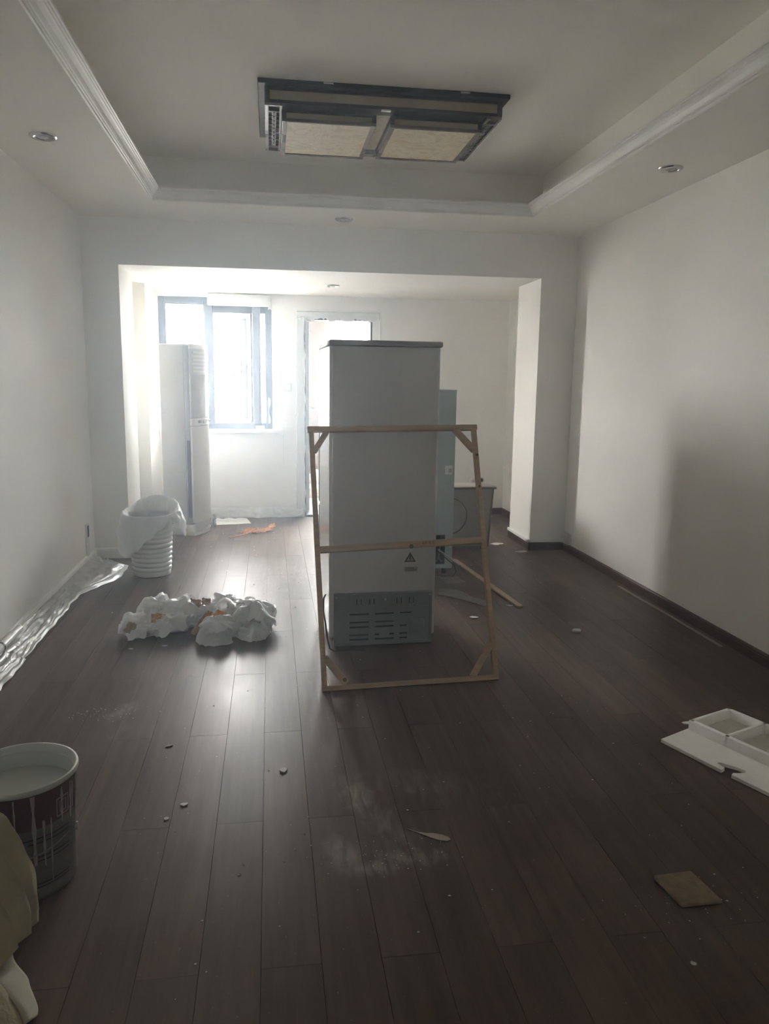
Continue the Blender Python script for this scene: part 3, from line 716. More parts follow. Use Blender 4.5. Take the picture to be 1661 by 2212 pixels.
def heap(name, label, c0, lumps, scraps):
    t = thing(name, label, 'plastic film', (c0[0]-.035 if c0[0] > -.4 else c0[0]+.005, c0[1], 0), 0)
    b = MB()
    for i, (x, y_, z_, rx, ry, rz) in enumerate(lumps): lump(b, (x-c0[0], y_-c0[1], z_*.8), (rx, ry, rz*.78), i+c0[0]*7+3.3)
    rn = random.Random(int(abs(c0[0])*100))
    for i, (x, y_, z_, rx, ry, rz) in enumerate(lumps):
        for j in range(1): flap(b, (x-c0[0]+rn.uniform(-.03, .03), y_-c0[1]+rn.uniform(-.05, .03), z_*.8+rz*rn.uniform(.0, .35)), rx*rn.uniform(.7, 1.05), i*2.3+j+c0[0], (rn.uniform(-.2, .9), rn.uniform(-1, 1)))
    b.build('crumpled_film', BAG, t, smooth=50)
    for i, (x, y_, z_, sx, sz, mt, rot) in enumerate(scraps):
        s = MB().sheet(lambda u, v: ((u-.5)*sx+crinkle((u*2, v*2, i), 2, .012), -.010*math.sin(u*5+i)+crinkle((u*3, v*3, i+9), 2, .02), (v-.5)*sz+crinkle((u*2, v*3, i+4), 2, .01)), 9, 9, .0015)
        o = s.build('tape_scrap', mt, t, smooth=180); o.location = (x-c0[0], y_-c0[1]-.02, z_*.85); o.rotation_euler = rot
    return t
heap('crumpled_film', 'left heap of crumpled white masking film with orange tape scraps on the floor', (-.58, 4.36),
     [(-.74,4.30,.065,.085,.08,.085), (-.68,4.26,.05,.10,.06,.055), (-.66,4.45,.10,.10,.09,.075), (-.56,4.36,.075,.10,.09,.075), (-.50,4.40,.11,.115,.09,.075), (-.57,4.28,.045,.10,.06,.05), (-.45,4.44,.07,.08,.09,.08), (-.60,4.52,.05,.11,.09,.06), (-.72,4.22,.03,.07,.05,.035), (-.44,4.36,.045,.07,.06,.05)],
     [(-.625,4.285,.115,.085,.05,ORANGE,(-.5,.2,.4)), (-.765,4.21,.085,.05,.06,PEACH,(-.3,.5,.1)), (-.57,4.235,.085,.07,.035,PEACH,(-.4,.0,.2)), (-.44,4.42,.165,.06,.05,PEACH,(-.6,.4,.5)), (-.66,4.205,.05,.10,.025,FILM,(-.7,.1,.1))])
heap('crumpled_film', 'right heap of crumpled white masking film nearer the refrigerator, orange tape showing', (-.20, 4.34),
     [(-.10,4.30,.075,.13,.11,.09), (-.05,4.26,.05,.10,.09,.075), (-.24,4.20,.055,.11,.08,.07), (-.22,4.34,.095,.12,.10,.075), (-.16,4.46,.12,.10,.09,.07), (-.26,4.46,.09,.085,.09,.075), (-.05,4.42,.085,.11,.09,.085), (-.28,4.26,.04,.07,.06,.05), (-.28,4.13,.02,.09,.05,.03), (-.10,4.17,.03,.10,.06,.05), (-.28,4.40,.06,.08,.08,.06), (-.25,4.52,.13,.06,.05,.05)],
     [(-.27,4.215,.125,.05,.10,ORANGE,(-.3,.35,-.5)), (-.31,4.29,.125,.045,.04,ORANGE,(-.5,.3,.2)), (-.345,4.45,.165,.05,.04,PEACH,(-.5,.2,.3)), (-.17,4.33,.170,.09,.035,FILM,(-1.1,.1,.2)), (-.36,4.28,.07,.03,.14,PEACH,(-.2,.7,.2)), (-.08,4.19,.10,.10,.02,FILM,(-.9,-.2,.1))])

# ---- masking film along the left wall
def leftfilm(u, v):
    y_ = .9+5.20*u
    wd = .118+.018*noise.noise(Vector((y_*2.1, 0, 0)))+.012*noise.noise(Vector((y_*9, 2, 0)))
    wd += .17*max(0, min(1, (y_-5.15)/.45))*max(0, min(1, (6.14-y_)/.2))
    if y_ < 3.95: wd += .015
    x = XL+.018+wd*v
    ds, _ = noise.voronoi(Vector((y_*2.2+v*1.5, v*3.5, 2))); d2, _ = noise.voronoi(Vector((y_*6.0-v*2, v*7.0, 5)))
    rid = abs(noise.noise(Vector((y_*1.6, v*5.0, 4))))*.022+.026*max(0, .35-(ds[1]-ds[0]))+.016*max(0, .3-(d2[1]-d2[0]))
    z = .003+(.055*(1-v)**2.2)+rid*math.sin(math.pi*min(1, v*1.02))**.7
    return (x, y_+.03*noise.noise(Vector((v*3, y_*3, 1))), max(z, .002))
MB().sheet(leftfilm, 600, 30, .001).build('masking_film', FILMG, smooth=60, label='long strip of shiny clear masking film lying along the foot of the left wall', cat='plastic film')
rl = thing('film_roll', 'pale roll of masking film lying at the foot of the left wall', 'film roll', (XL+.045, 3.4, .085))
MB().lathe([(0, 0), (.024, 0), (.024, .50), (.0, .50)], 20, Matrix.Rotation(-math.pi/2, 4, 'X')).build('sleeve', FILMW, rl, smooth=40)
MB().lathe([(.0, .50), (.020, .50), (.020, .80), (.012, .80), (.012, .79), (0, .79)], 20, Matrix.Rotation(-math.pi/2, 4, 'X')).build('core', PLATE, rl, smooth=40)
MB().lathe([(.0245, .49), (.026, .49), (.026, .505), (.0245, .505)], 20, Matrix.Rotation(-math.pi/2, 4, 'X'), closed=True).build('band', RUB, rl, smooth=40)

# ---- masking film along the foot of the window wall
def farfilm(u, v):
    x = -.62+u*.95; zt = .105
    lump_ = .04*math.exp(-((u-.52)/.05)**2)
    y_ = YF-.004-(.010+.030*v+.010*abs(noise.noise(Vector((u*9, v*2, 3))))+lump_*v)
    z = zt*(1-v)+.004+.010*abs(noise.noise(Vector((u*14, v*3, 0))))*math.sin(math.pi*v)
    if u > .9: z += .035*(u-.9)*10*v
    return (x, y_, z)
MB().sheet(farfilm, 90, 12, .0012).build('masking_film', FILMW, smooth=60, label='white masking film taped over the baseboard below the window', cat='plastic film')
MB().sheet(lambda u, v: (-.56+.36*u-.05*v, 7.60+.30*v+.05*u+.02*noise.noise(Vector((u*4, v*4, 2))), .003+.02*abs(noise.noise(Vector((u*3, v*3, 5))))*v), 18, 12, .001).build('paper_sheet', PAPERW, smooth=60, label='loose pale sheet on the floor at the foot of the tower air conditioner', cat='paper')
# white film bunched at the foot of the air conditioner
MB().sheet(lambda u, v: (-.575+.05*u+.02*noise.noise(Vector((u*6, v*4, 1))), 7.52+.07*math.sin(u*4)+.03*v, .11*(1-v)+.004), 12, 10, .0012).build('film_scrap', FILMW, smooth=60, label='small white film scrap against the right foot of the air conditioner', cat='plastic film')

# ---- tangled orange twine
tw = MB()
for i in range(16):
    a = random.uniform(-.10, .06); yy = random.uniform(-.05, .06); ang_ = random.uniform(-.5, .5)
    L_ = random.uniform(.12, .24); pts = []
    for k in range(9):
        t = k/8-.5
        pts.append((a+L_*t*math.cos(ang_)+.02*math.sin(k*1.3+i), yy+L_*t*math.sin(ang_)*1.2+.03*math.sin(k*.9+i*2), .004+.028*abs(math.sin(k*.8+i))*(1 if i < 11 else .3)))
    tw.tube(pts, .0028, 5)
tw.tube([(-.33, -.16, .004), (-.24, -.12, .005), (-.16, -.08, .01), (-.08, -.03, .012), (.05, 0, .03)], .0045, 6)
for k in range(4):
    tw.sheet(lambda u, v, k=k: (.05+.05*u+.02*k, -.02+.03*v+.02*math.sin(k), .01+.04*u*v+.01*k), 5, 5, .001)
twr = tw.build('orange_twine', TWINE, smooth=60, label='small tangle of orange twine on the floor in front of the window wall', cat='twine', loc=(-.12, 7.22, 0), rz=.35)

# ---- wooden slat and sheets on the floor right of the refrigerators
sl_ = MB().bar((1.434, 5.90, .008), (1.548, 4.575, .008), .040, .012, (0,0,1), .002)
sl_.build('wooden_stick', PINE, label='long thin wooden stick lying on the floor right of the refrigerators', cat='stick')
def flat_poly(name, pts, mt, label, cat, group=None, h=.003, jit=.006):
    cx_ = sum(p[0] for p in pts)/len(pts); cy_ = sum(p[1] for p in pts)/len(pts)
    n = len(pts); b = MB(); fine = []
    for i in range(n):
        a, c = pts[i], pts[(i+1)%n]
        for k in range(3):
            t = k/3; fine.append((a[0]+(c[0]-a[0])*t+random.uniform(-jit, jit)-cx_, a[1]+(c[1]-a[1])*t+random.uniform(-jit, jit)-cy_))
    m_ = len(fine); vs = [(x, y_, h*.5+random.uniform(0, h)) for x, y_ in fine]+[(x*.5, y_*.5, h+random.uniform(0, h*2)) for x, y_ in fine]+[(0, 0, h*1.5)]+[(x, y_, .0008) for x, y_ in fine]
    b.add(vs, [(i, (i+1)%m_, m_+(i+1)%m_, m_+i) for i in range(m_)]+[(m_+i, m_+(i+1)%m_, 2*m_) for i in range(m_)]+[(2*m_+1+i, 2*m_+1+(i+1)%m_, (i+1)%m_, i) for i in range(m_)]+[[2*m_+1+i for i in range(m_)][::-1]])
    return b.build(name, mt, smooth=60, label=label, cat=cat, group=group, loc=(cx_, cy_, 0))
flat_poly('film_sheet', [(1.14,5.08),(1.26,5.02),(1.30,4.86),(1.40,4.72),(1.33,4.62),(1.22,4.80),(1.10,4.93)], PAPER, 'grey flattened film sheet on the floor right of the tall refrigerator', 'plastic film')
flat_poly('film_sheet', [(1.18,5.42),(1.33,5.40),(1.36,5.22),(1.22,5.18)], PAPER, 'small grey film sheet in front of the open compressor bay', 'plastic film')
flat_poly('paper_scrap', [(1.89,6.50),(1.97,6.55),(2.03,6.51),(1.95,6.45)], PAPERW, 'small pale scrap on the floor right of the grey appliance', 'paper')
flat_poly('paper_scrap', [(2.02,6.18),(2.12,6.205),(2.13,6.16),(2.06,6.14)], CHIP, 'pale plaster scrap at the foot of the right pier', 'plaster')
flat_poly('film_bundle', [(2.02,7.94),(2.22,7.96),(2.30,7.86),(2.10,7.82)], FILMW, 'white film bundle on the floor in the far right corner', 'plastic film', h=.03)
flat_poly('masking_strip', [(2.40,5.03),(2.425,5.03),(2.43,4.3),(2.425,3.75),(2.405,3.75),(2.405,4.3)], DUSTM, 'pale strip of dried filler along the right baseboard', 'filler strip', jit=.003, h=.0015)

# ---- paint tin in the left foreground
pt = thing('paint_tin', 'open dented paint tin with a red and grey label in the left foreground', 'paint tin', (-.70, 2.133, 0))
MB().lathe([(0, .004), (.128, 0), (.1345, .004), (.1365, .010), (.1365, .020), (.135, .024), (.1405, .19), (.142, .215), (.1395, .215), (.132, .02), (0, .02)], 64).build('body', TING, pt, smooth=40)
MB().lathe([(.1422, .215), (.1432, .22), (.1470, .315), (.1440, .315), (.139, .215)], 64, closed=True).build('red_band', TINR, pt, smooth=40)
MB().lathe([(.1475, .314), (.1520, .318), (.1540, .325), (.1520, .332), (.1470, .333), (.1430, .328), (.141, .31), (.134, .06), (.13, .022), (0, .022), (0, .026), (.128, .026), (.1325, .06), (.1385, .31), (.1445, .314)], 64, closed=False).build('rim', TINW, pt, smooth=50)
MB().lathe([(0, .262), (.1365, .262), (.1365, .268), (.06, .266), (0, .266)], 48).build('white_paint', TINW, pt, smooth=40)
def on_tin(a, z0, z1, w, mt, name, par=pt, th=.002):
    a = math.radians(a); n = 9; vs = []
    b = MB(); rings = []
    for k in range(n):
        t = k/(n-1); z = z0+(z1-z0)*t; ww = w*(.7+.3*math.sin(k*1.7+a*5))*(1.0 if k else .6)
        R = (.1355+.0125*z/.315+.0008)
        for s_ in (-1, 1):
            aa = a+s_*ww/2/R; vs.append((math.cos(aa)*R, math.sin(aa)*R, z))
        vs.append((math.cos(a)*(R+th), math.sin(a)*(R+th), z))
    fs = []
    for k in range(n-1):
        q = 3*k; fs += [(q, q+2, q+5, q+3), (q+2, q+1, q+4, q+5), (q+1, q, q+3, q+4)]
    fs += [(0, 1, 2), (3*n-3, 3*n-1, 3*n-2)]
    return b.add(vs, fs).build(name, mt, par, smooth=60)
for a, z0, z1, w in ((-62,.11,.312,.013), (-52,.10,.235,.008), (-44,.05,.235,.005), (-30,.205,.308,.009), (-16,.20,.305,.011), (-12,.225,.30,.007), (-2,.10,.305,.012), (3,.20,.31,.014), (-100,.15,.31,.010), (-80,.19,.31,.006)):
    on_tin(a, z0, z1, w, DRIP, 'paint_drip')
# printed square emblem on the red band
for (a0, a1, z0, z1) in ((-37,-20,.226,.229), (-37,-20,.276,.279), (-37,-36,.226,.279), (-21,-20,.226,.279), (-33,-24,.236,.238), (-33,-24,.267,.269), (-33,-32.2,.236,.269), (-24.8,-24,.236,.269)):
    b = MB(); n = 6
    def pp(i, z, rr): a = math.radians(a0+(a1-a0)*i/n); R = .1355+.0125*z/.315+rr; return (R*math.cos(a), R*math.sin(a), z)
    vs = [pp(i, z0, .0008) for i in range(n+1)]+[pp(i, z1, .0008) for i in range(n+1)]
    b.add(vs, [(i, i+1, n+2+i, n+1+i) for i in range(n)]).build('emblem_line', DRIP, pt)
for k, z_ in enumerate((.185, .172, .130, .118, .050, .040)):
    b = MB(); n = 8; a0, a1 = -75+6*(k%3), -20
    vs = [((.1352+.0125*z/.315+.0008)*math.cos(math.radians(a0+(a1-a0)*i/n)), (.1352+.0125*z/.315+.0008)*math.sin(math.radians(a0+(a1-a0)*i/n)), z) for z in (z_, z_+.004) for i in range(n+1)]
    b.add(vs, [(i, i+1, n+2+i, n+1+i) for i in range(n)]).build('print_line', INK, pt)
MB().tube([(.144*math.cos(math.radians(a)), .144*math.sin(math.radians(a))-.004, .165-.05*math.sin(math.radians((a+170)/150*180))*.6-.0) for a in range(-170, -18, 6)], .0022, 6).build('wire_handle', WIRE, pt, smooth=60)
MB().lathe([(0, 0), (.011, 0), (.010, .006), (0, .008)], 14, Matrix.Translation((.143, -.012, .155)) @ Matrix.Rotation(math.pi/2, 4, 'Y')).build('handle_lug', DRIP, pt, smooth=40)

# ---- khaki canvas in the near left corner
kc = thing('canvas_sheet', 'folded khaki canvas sheet in the near left corner in front of the paint tin', 'canvas', (-.68, 1.80, 0))
def fold(pts_a, pts_b, name, mt, seed, th=.003, nu=26, nv=12, sag=.02):
    def cr(P, t):
        t = t*(len(P)-1); i = min(int(t), len(P)-2); f_ = t-i
        p0, p1, p2, p3 = (Vector(P[max(i-1, 0)]), Vector(P[i]), Vector(P[i+1]), Vector(P[min(i+2, len(P)-1)]))
        return .5*((2*p1)+(p2-p0)*f_+(2*p0-5*p1+4*p2-p3)*f_**2+(3*p1-p0-3*p2+p3)*f_**3)
    def fn(u, v):
        p = cr(pts_a, u).lerp(cr(pts_b, u), v)
        p += Vector((0, -sag*math.sin(math.pi*v), sag*math.sin(math.pi*v)*.6))
        p += Vector((noise.noise(p*14+Vector((seed, 0, 0))), noise.noise(p*14+Vector((0, seed, 0))), noise.noise(p*14+Vector((0, 0, seed)))))*.009
        p.z = max(p.z, .004); return p
    o = MB().sheet(fn, nu, nv, th).build(name, mt, kc, smooth=180)
    if mt is CLOTH:
        MB().tube([fn(i/30, 0) for i in range(31)], .0028, 6).build('rim_light_edge', CLOTHL, o, smooth=180)  # pale tube added to paint rim light along the fold
    return o
def K(px_, py_, Y):   # a point given in metres straight from (x/y, z) at depth Y
    return (px_+.68, Y-1.80, py_)
fold([K(-.72,.33,1.93), K(-.655,.30,1.90), K(-.612,.19,1.89), K(-.592,.10,1.88), K(-.600,.045,1.87)], [K(-.95,.20,1.80), K(-.80,.14,1.74), K(-.72,.08,1.72), K(-.68,.03,1.74), K(-.65,.01,1.80)], 'back_fold', CLOTH, 1)
fold([K(-.76,.33,1.85), K(-.672,.275,1.845), K(-.628,.185,1.84), K(-.604,.115,1.83), K(-.598,.055,1.82)], [K(-.95,.16,1.72), K(-.80,.10,1.66), K(-.74,.05,1.66), K(-.70,.02,1.68), K(-.68,.005,1.72)], 'middle_fold', CLOTH, 2)
fold([K(-.82,.27,1.78), K(-.70,.235,1.79), K(-.648,.16,1.78), K(-.624,.095,1.78), K(-.612,.05,1.775)], [K(-.95,.12,1.6), K(-.82,.07,1.56), K(-.76,.03,1.58), K(-.72,.01,1.62), K(-.69,.004,1.66)], 'front_fold', CLOTH, 3, sag=.03)
fold([K(-.70,.02,1.83), K(-.672,.022,1.80), K(-.652,.012,1.86), K(-.640,.006,1.90)], [K(-.74,.06,1.76), K(-.70,.05,1.76), K(-.672,.036,1.79), K(-.655,.02,1.84)], 'hem', CLOTHL, 4, sag=.008)
fold([K(-.652,.012,1.82), K(-.612,.018,1.76), K(-.560,.014,1.69), K(-.530,.006,1.61)], [K(-.72,.012,1.72), K(-.655,.05,1.68), K(-.598,.045,1.64), K(-.545,.006,1.58)], 'floor_fold', CLOTHL, 5, sag=.012)
fold([K(-.655,.05,1.68), K(-.625,.055,1.66), K(-.598,.045,1.64), K(-.545,.006,1.58)], [K(-.82,.02,1.56), K(-.75,.03,1.52), K(-.68,.02,1.50), K(-.59,.004,1.52)], 'floor_fold', CLOTH, 6, sag=.015)

# ---- white foam packing tray on the right
e1a = math.atan2(-.422, .172)
ft = thing('foam_tray', 'white foam packing tray with raised compartments at the right edge of the floor', 'foam packing', (1.531, 2.714, 0), e1a)
# local x runs along the front edge (towards the camera), local y away from it
base = [(0,-.012),(.232,-.020),(.280,-.020),(.276,.004),(.238,.012),(.240,.024),(.290,.046),(.325,.052),(.338,.040),(.326,.012),(.316,-.002),(.322,-.020),(.80,-.014),(.80,.42),(-.012,.42),(-.012,.16)]
MB().prism(base, .001, .014).build('base_sheet', FOAM, ft)
w_ = MB(); t_ = .022
for a in ((-.006,.80,.155,.155+t_), (-.006,.80,.41-t_,.41), (-.006,-.006+t_,.155,.41), (.155,.155+t_,.155,.41), (.45,.45+t_,.155,.41), (.778,.80,.155,.41)):
    w_.box(a[0], a[1], a[2], a[3], .012, .056, .004)
w_.build('compartment_walls', FOAM, ft, smooth=30)
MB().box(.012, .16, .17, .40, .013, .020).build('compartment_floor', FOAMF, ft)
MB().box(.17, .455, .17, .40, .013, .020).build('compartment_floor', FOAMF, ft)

# ---- square felt pad in its ring of dust
pd = MB().box(-.060, .060, -.066, .066, .002, .016, .005, seg=3)
for v in pd.bm.verts:
    v.co.x += noise.noise(v.co*30)*.004; v.co.y += noise.noise(v.co*30+Vector((5, 0, 0)))*.004; v.co.z = max(.001, v.co.z+noise.noise(v.co*40)*.002)
    v.co.x += v.co.y*-.10
pd.build('felt_pad', CORK, smooth=60, loc=(1.139, 1.832, 0), rz=.04, label='square tan felt pad lying in a ring of dust on the near right floor', cat='pad')

# ---- chips and crumbs on the floor
def chip(x, y_, s_, label, name='paint_chip', mt=CHIP, group=None, asp=1.6, rz=0, h=.25):
    n = 7; b = MB(); top = []; bot = []
    for k in range(n):
        a = 2*math.pi*k/n; r = s_*(.75+.5*random.random()); top.append((r*math.cos(a)*asp, r*math.sin(a), s_*h*(1+random.random()))); bot.append((r*math.cos(a)*asp*.9, r*math.sin(a)*.9, .0005))
    b.add(top+bot, [list(range(n)), list(range(n, 2*n))[::-1]]+[(k, n+k, n+(k+1)%n, (k+1)%n) for k in range(n)])
    return b.build(name, mt, smooth=30, loc=(x, y_, 0), rz=rz, label=label, cat='debris', group=group)
chip(.034, 2.657, .013, 'long grey plaster chip on the floor below the wooden frame', asp=1.6, rz=1.3)
chip(-.403, 2.905, .009, 'dark-sided wood splinter on the floor between paint tin and film heaps', name='wood_splinter', mt=PINED, asp=2.2, rz=.5)
chip(-.300, 2.465, .009, 'white paint chip, upper of the two left of the dust smear', asp=1.5, rz=.4)
chip(-.345, 2.385, .008, 'white paint chip, lower of the two left of the dust smear', asp=1.2, rz=.8)
chip(1.72, 4.08, .020, 'curled pale plaster chip on the floor near the right wall', asp=1.5, h=.4)
chip(1.012, 1.572, .007, 'small white paint chip on the near floor below the felt pad', asp=1.0)
chip(1.20, 4.40, .018, 'pale flat chip on the floor right of the tall refrigerator foot', asp=1.6)
chip(1.49, 4.62, .014, 'pale flat chip beside the end of the wooden slat', asp=1.8)
chip(1.72, 2.86, .013, 'pale splash chip beside the corner of the foam tray', asp=1.8)
chip(-.74, 4.05, .011, 'small white chip in front of the left film heap', asp=1.6)
chip(-.57, 4.08, .009, 'small white chip between the two film heaps on the dark floor', asp=1.6)
sp = MB().prism([(-.085,.052),(-.045,.022),(-.02,.012),(.0,.010),(.03,-.004),(.046,-.02),(.048,-.032),(.036,-.037),(.012,-.030),(-.012,-.012),(-.03,.004)], .0004, .0018)
sp.build('paint_splash', DUSTM, label='tadpole-shaped dried paint splash on the near middle floor', cat='paint splash', loc=(.490, 2.19, 0))
cr_ = MB(); rnd = random.Random(3)
def crumb(x, y_, s_):
    n = 5; vs = [(x+s_*math.cos(2*math.pi*k/n)*rnd.uniform(.7, 1.4), y_+s_*math.sin(2*math.pi*k/n)*rnd.uniform(.7, 1.2), .0005) for k in range(n)]+[(x, y_, s_*.7)]
    cr_.add(vs, [(k, (k+1)%n, n) for k in range(n)]+[list(range(n))[::-1]])
for _ in range(150): crumb(rnd.uniform(-.5, 1.45), rnd.uniform(1.6, 4.6), rnd.uniform(.0012, .0042))
for _ in range(70): crumb(rnd.gauss(.30, .10), rnd.gauss(2.10, .05), rnd.uniform(.001, .003))
for _ in range(60): crumb(rnd.gauss(-.71, .07), rnd.gauss(3.22, .05), rnd.uniform(.001, .003))
for _ in range(40): crumb(rnd.gauss(1.12, .11), rnd.gauss(1.80, .07), rnd.uniform(.001, .0025))
for _ in range(90): crumb(rnd.uniform(-1.1, 2.2), rnd.uniform(4.5, 7.8), rnd.uniform(.003, .007))
cr_.build('plaster_crumbs', CHIP, kind='stuff', label='fine white plaster crumbs scattered over the dark floor', cat='crumbs')

# ---- sockets, switch, cords
def plate(name, label, loc, w, h, rot, cat='socket', rocker=True):
    t = thing(name, label, cat, loc); t.rotation_euler = rot
    MB().box(-w/2, w/2, -.010, 0, -h/2, h/2, .003).build('plate', PLATE, t, smooth=40)
    if rocker: MB().box(-w*.26, w*.26, -.013, -.008, -h*.3, h*.3, .002).build('rocker', TRIM, t, smooth=40)
    return t
plate('light_switch', 'white light switch on the wall between window and door', (.178, YF, 1.327), .086, .086, (0,0,0), 'switch')
sb = thing('socket_box', 'white surface socket box low on the right wall by the pier', 'socket', (XR, 6.13, .115))
MB().box(-.035, 0, -.055, .055, -.045, .045, .006).build('box', PLATE, sb, smooth=40)
MB().box(-.038, -.033, -.04, .04, -.032, .032, .003).build('faceplate', PLATE, sb, smooth=40)
so = thing('wall_socket', 'low wall socket at the far end of the left wall', 'socket', (XL, 5.99, .19))
MB().box(0, .010, -.045, .045, -.13, .13, .003).build('plate', PLATE, so, smooth=40)
MB().box(.002, .012, -.02, .03, .03, .115, .002).build('dark_gap', RUB, so)
pc = thing('blind_cord', 'thin white blind cord looped down beside the window', 'cord', (.05, YF-.03, 1.3))
MB().tube([(-.02, 0, .80), (-.01, -.01, .5), (.02, -.012, .1), (.06, -.012, -.25), (.075, -.012, -.38), (.075, -.012, -.72), (.085, -.012, -.78), (.095, -.012, -.72), (.088, -.012, -.40), (.07, -.012, -.30)], .0018, 6).build('cord', PLATE, pc, smooth=60)

# ---- recessed downlights
def downlight(loc, label):
    t = thing('downlight', label, 'downlight', loc, 0, 'recessed ceiling downlights')
    MB().lathe([(.066, 0), (.065, -.006), (.058, -.011), (.047, -.010), (.044, -.002), (.044, 0)], 36).build('ring', CHROME, t, smooth=50)
    MB().lathe([(.0455, -.009), (.040, -.002), (.030, -.001), (0, -.001)], 30).build('reflector', CHROME, t, smooth=50)
    MB().lathe([(.026, -.002), (.026, -.010), (.018, -.013), (0, -.013)], 24).build('lamp', STK, t, smooth=40)
downlight((-1.088, 4.268, ZC), 'round chrome downlight in the left soffit')
downlight((2.172, 4.226, ZC), 'round chrome downlight in the right soffit')
downlight((.547, 5.946, ZC), 'round chrome downlight in the soffit above the wide opening')
downlight((.555, 7.13, ZB), 'round pale downlight in the low ceiling beyond the opening')

# ---- the big ceiling lamp
lp = thing('ceiling_lamp', 'large dark wooden ceiling lamp with two marbled square panels and carved side strips', 'ceiling lamp', (.60, 4.63, ZU))
LX, LY, LZ = .60, 4.63, ZU
def lpb(m_, name, mt, par=lp, **k):
    for v in m_.bm.verts: v.co -= Vector((LX, LY, LZ))
    return m_.build(name, mt, par, **k)
lpb(MB().box(-.045, 1.246, 4.185, 5.085, 2.847, 2.87, .004), 'base_plate', LWOOD)
ux0, ux1, uy0, uy1, uz0, uz1 = -.012, 1.217, 4.228, 5.040, 2.772, 2.847
t = MB(); bw_ = .026
for (a, b_) in ((ux0, uy0), (ux1-bw_, uy0), (ux0, uy1-bw_), (ux1-bw_, uy1-bw_)): t.box(a, a+bw_, b_, b_+bw_, uz0, uz1, .002)
for zz in ((uz0, uz0+.016), (uz1-.014, uz1)):
    t.box(ux0+bw_, ux1-bw_, uy0, uy0+bw_, *zz, .002); t.box(ux0+bw_, ux1-bw_, uy1-bw_, uy1, *zz, .002)
    t.box(ux0, ux0+bw_, uy0+bw_, uy1-bw_, *zz, .002); t.box(ux1-bw_, ux1, uy0+bw_, uy1-bw_, *zz, .002)
lpb(t, 'upper_frame', LWOOD)
for a in ((ux0+.02, ux1-.02, uy0+.008, uy0+.014), (ux0+.02, ux1-.02, uy1-.014, uy1-.008), (ux0+.008, ux0+.014, uy0+.02, uy1-.02), (ux1-.014, ux1-.008, uy0+.02, uy1-.02)):
    lpb(MB().box(*a, uz0+.010, uz1-.008), 'side_panel', LSIDE)
lpb(MB().box(ux0+.085, ux1-.085, uy0+.02, 4.322, uz0, uz0+.01), 'front_board', LWOOD)
lpb(MB().box(.555, .645, 4.32, uy1-.02, uz0+.004, uz0+.012), 'centre_strip', LMARB)
lpb(MB().box(ux0+.09, ux1-.09, 4.955, uy1-.02, uz0, uz0+.01), 'rear_board', LWOOD)
def fret(x0, x1):
    y0, y1 = uy0+.004, uy1-.004; z0, z1 = uz0-.012, uz0+.004
    t = MB(); rw = .020
    t.box(x0, x0+rw, y0, y1, z0, z1, .002); t.box(x1-rw*.6, x1, y0, y1, z0, z1, .002)
    for yy in (y0, y0+.085, y1-.105, y1-.02): t.box(x0+rw, x1-rw*.6, yy, yy+.016, z0, z1, .002)
    fr_ = lpb(t, 'carved_side_strip', LWOODL)
    g = MB(); ya, yb, xa, xb = y0+.101, y1-.105, x0+rw, x1-rw*.6
    nstep = 9; dy = (yb-ya)/nstep; wd = .006; xm = (xa+xb)/2
    for i in range(nstep):
        yy = ya+dy*i
        g.box(xa, xa+(xb-xa)*.32, yy+dy*.15, yy+dy*.15+wd, z0+.003, z1-.004); g.box(xb-(xb-xa)*.32, xb, yy+dy*.15, yy+dy*.15+wd, z0+.003, z1-.004)
        g.box(xm-(xb-xa)*.22, xm+(xb-xa)*.22, yy+dy*.65, yy+dy*.65+wd, z0+.003, z1-.004)
        g.box(xa+(xb-xa)*.30, xa+(xb-xa)*.30+wd, yy+dy*.05, yy+dy*.95, z0+.003, z1-.004); g.box(xb-(xb-xa)*.30-wd, xb-(xb-xa)*.30, yy+dy*.05, yy+dy*.95, z0+.003, z1-.004)
        g.box(xm-wd/2, xm+wd/2, yy+dy*.3, yy+dy*1.0 if i < nstep-1 else yy+dy*.95, z0+.003, z1-.004)
    lpb(g, 'lattice', LFRET, fr_)
    lpb(MB().box(x0+.004, x1-.004, y0, y1, z1-.003, z1), 'backing', LWOOD, fr_)
fret(ux0, .076); fret(1.137, ux1)
def shade(x0, x1, y0, y1):
    z0, z1 = 2.716, 2.772; t = MB(); w = .026
    t.box(x0, x0+w, y0, y1, z0, z0+.016, .002); t.box(x1-w, x1, y0, y1, z0, z0+.016, .002)
    t.box(x0+w, x1-w, y0, y0+w*.6, z0, z0+.016, .002); t.box(x0+w, x1-w, y1-w, y1, z0, z0+.016, .002)
    bx = lpb(t, 'shade_frame', LWOODL)
    u = MB()
    for (a, b_) in ((x0, y0), (x1-.022, y0), (x0, y1-.022), (x1-.022, y1-.022)): u.box(a, a+.022, b_, b_+.022, z0+.016, z1, .001)
    for (a, b_, c_, d_) in ((x0, x1, y0, y0+.02), (x0, x1, y1-.02, y1), (x0, x0+.02, y0, y1), (x1-.02, x1, y0, y1)): u.box(a, b_, c_, d_, z1-.012, z1-.0005, .001)
    lpb(u, 'shade_posts', LWOOD, bx)
    lpb(MB().box(x0+w*.7, x1-w*.7, y0+w*.4, y1-w*.7, z0+.006, z0+.011), 'marbled_panel', LMARB, bx)
    for a in ((x0+.01, x1-.01, y0+.006, y0+.011), (x0+.01, x1-.01, y1-.011, y1-.006), (x0+.006, x0+.011, y0+.01, y1-.01), (x1-.011, x1-.006, y0+.01, y1-.01)):
        lpb(MB().box(*a, z0+.014, z1-.008), 'shade_side', LSIDE, bx)
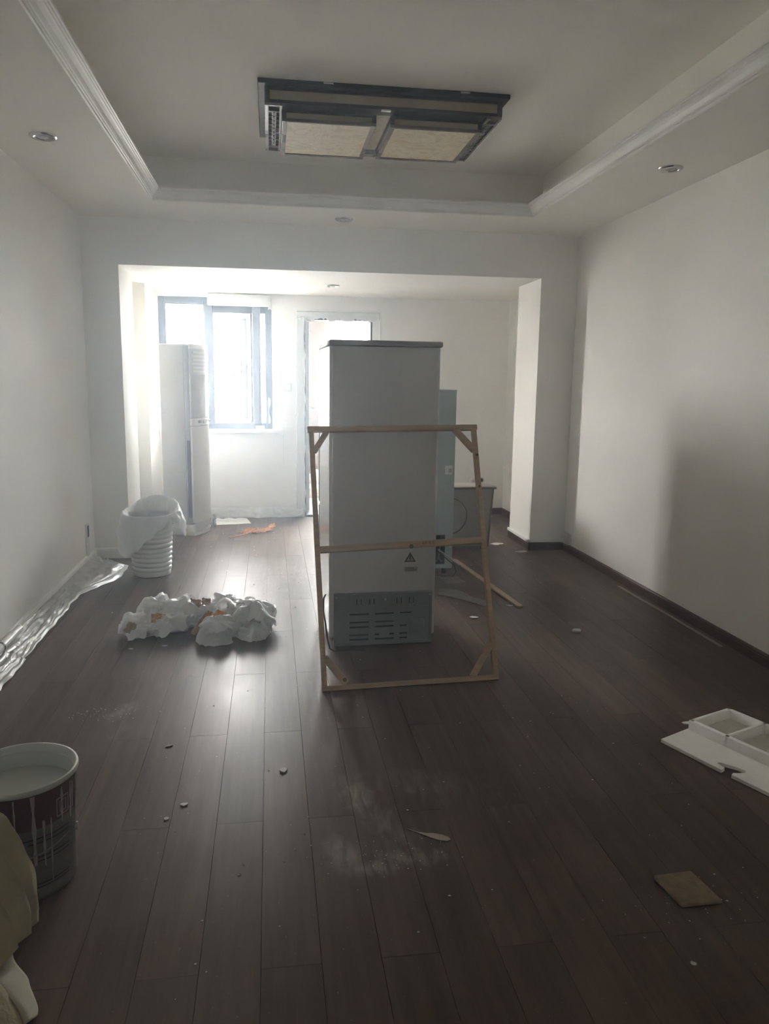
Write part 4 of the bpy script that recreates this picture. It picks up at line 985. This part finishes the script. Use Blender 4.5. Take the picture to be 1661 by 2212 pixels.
shade(.076, .566, 4.322, 4.945); shade(.640, 1.135, 4.322, 4.925)
for xx in (.28, .98): lpb(MB().box(xx, xx+.05, 4.180, 4.186, 2.858, 2.866), 'spring_clip', CHROME)
lpb(MB().box(.578, .628, 4.226, 4.240, 2.764, 2.772), 'spring_clip', CHROME)
lpb(MB().box(.566, .640, 4.93, 4.95, 2.73, 2.742, .002), 'spring_clip', CHROME)

# ---- things seen through the balcony door
bx = thing('balcony_box', 'white low box on the balcony floor seen through the door', 'box', (.60, 9.35, .02))
MB().box(-.20, .25, -.15, .15, 0, .12, .006).build('body', DOORW, bx, smooth=40)
MB().box(-.07, .04, -.154, -.149, .05, .062).build('slot', ACS, bx)
bk = MB()
for i, (x, y_, z_, r) in enumerate(((.50, 10.2, .09, .09), (.62, 10.1, .07, .08), (.58, 10.25, .15, .07), (.72, 10.2, .08, .08))): lump(bk, (x-.6, y_-10.2, z_), (r, r, r), i+20)
bk.build('rubbish_sack', BAG, smooth=40, loc=(.6, 10.2, .02), label='crumpled pale sack against the tan balcony wall', cat='sack')
MB().sheet(lambda u, v: (.32+.4*u, 8.75+.30*v+.05*math.sin(u*5), .025+.012*abs(noise.noise(Vector((u*5, v*3, 1))))), 16, 8, .001).build('balcony_film', FILMW, smooth=60, label='white film lying on the balcony floor just outside the door', cat='plastic film')

# ---- thin scattering haze, added to stand in for lens glare
dv = bpy.data.materials.new('glare_haze'); dv.use_nodes = True; nt = dv.node_tree
nt.nodes.remove(nt.nodes['Principled BSDF']); vs_ = nt.nodes.new('ShaderNodeVolumeScatter')
vs_.inputs['Color'].default_value = (.74,.87,1,1); vs_.inputs['Density'].default_value = .020; vs_.inputs['Anisotropy'].default_value = .70
nt.links.new(vs_.outputs[0], nt.nodes['Material Output'].inputs['Volume'])
MB().box(XL-.12, XR+.12, YBACK-.1, BY+.10, -.05, ZU+.08).build('glare_haze', dv, kind='stuff', label='thin haze added to the room air to imitate lens glare', cat='haze')
bpy.context.view_layer.update()
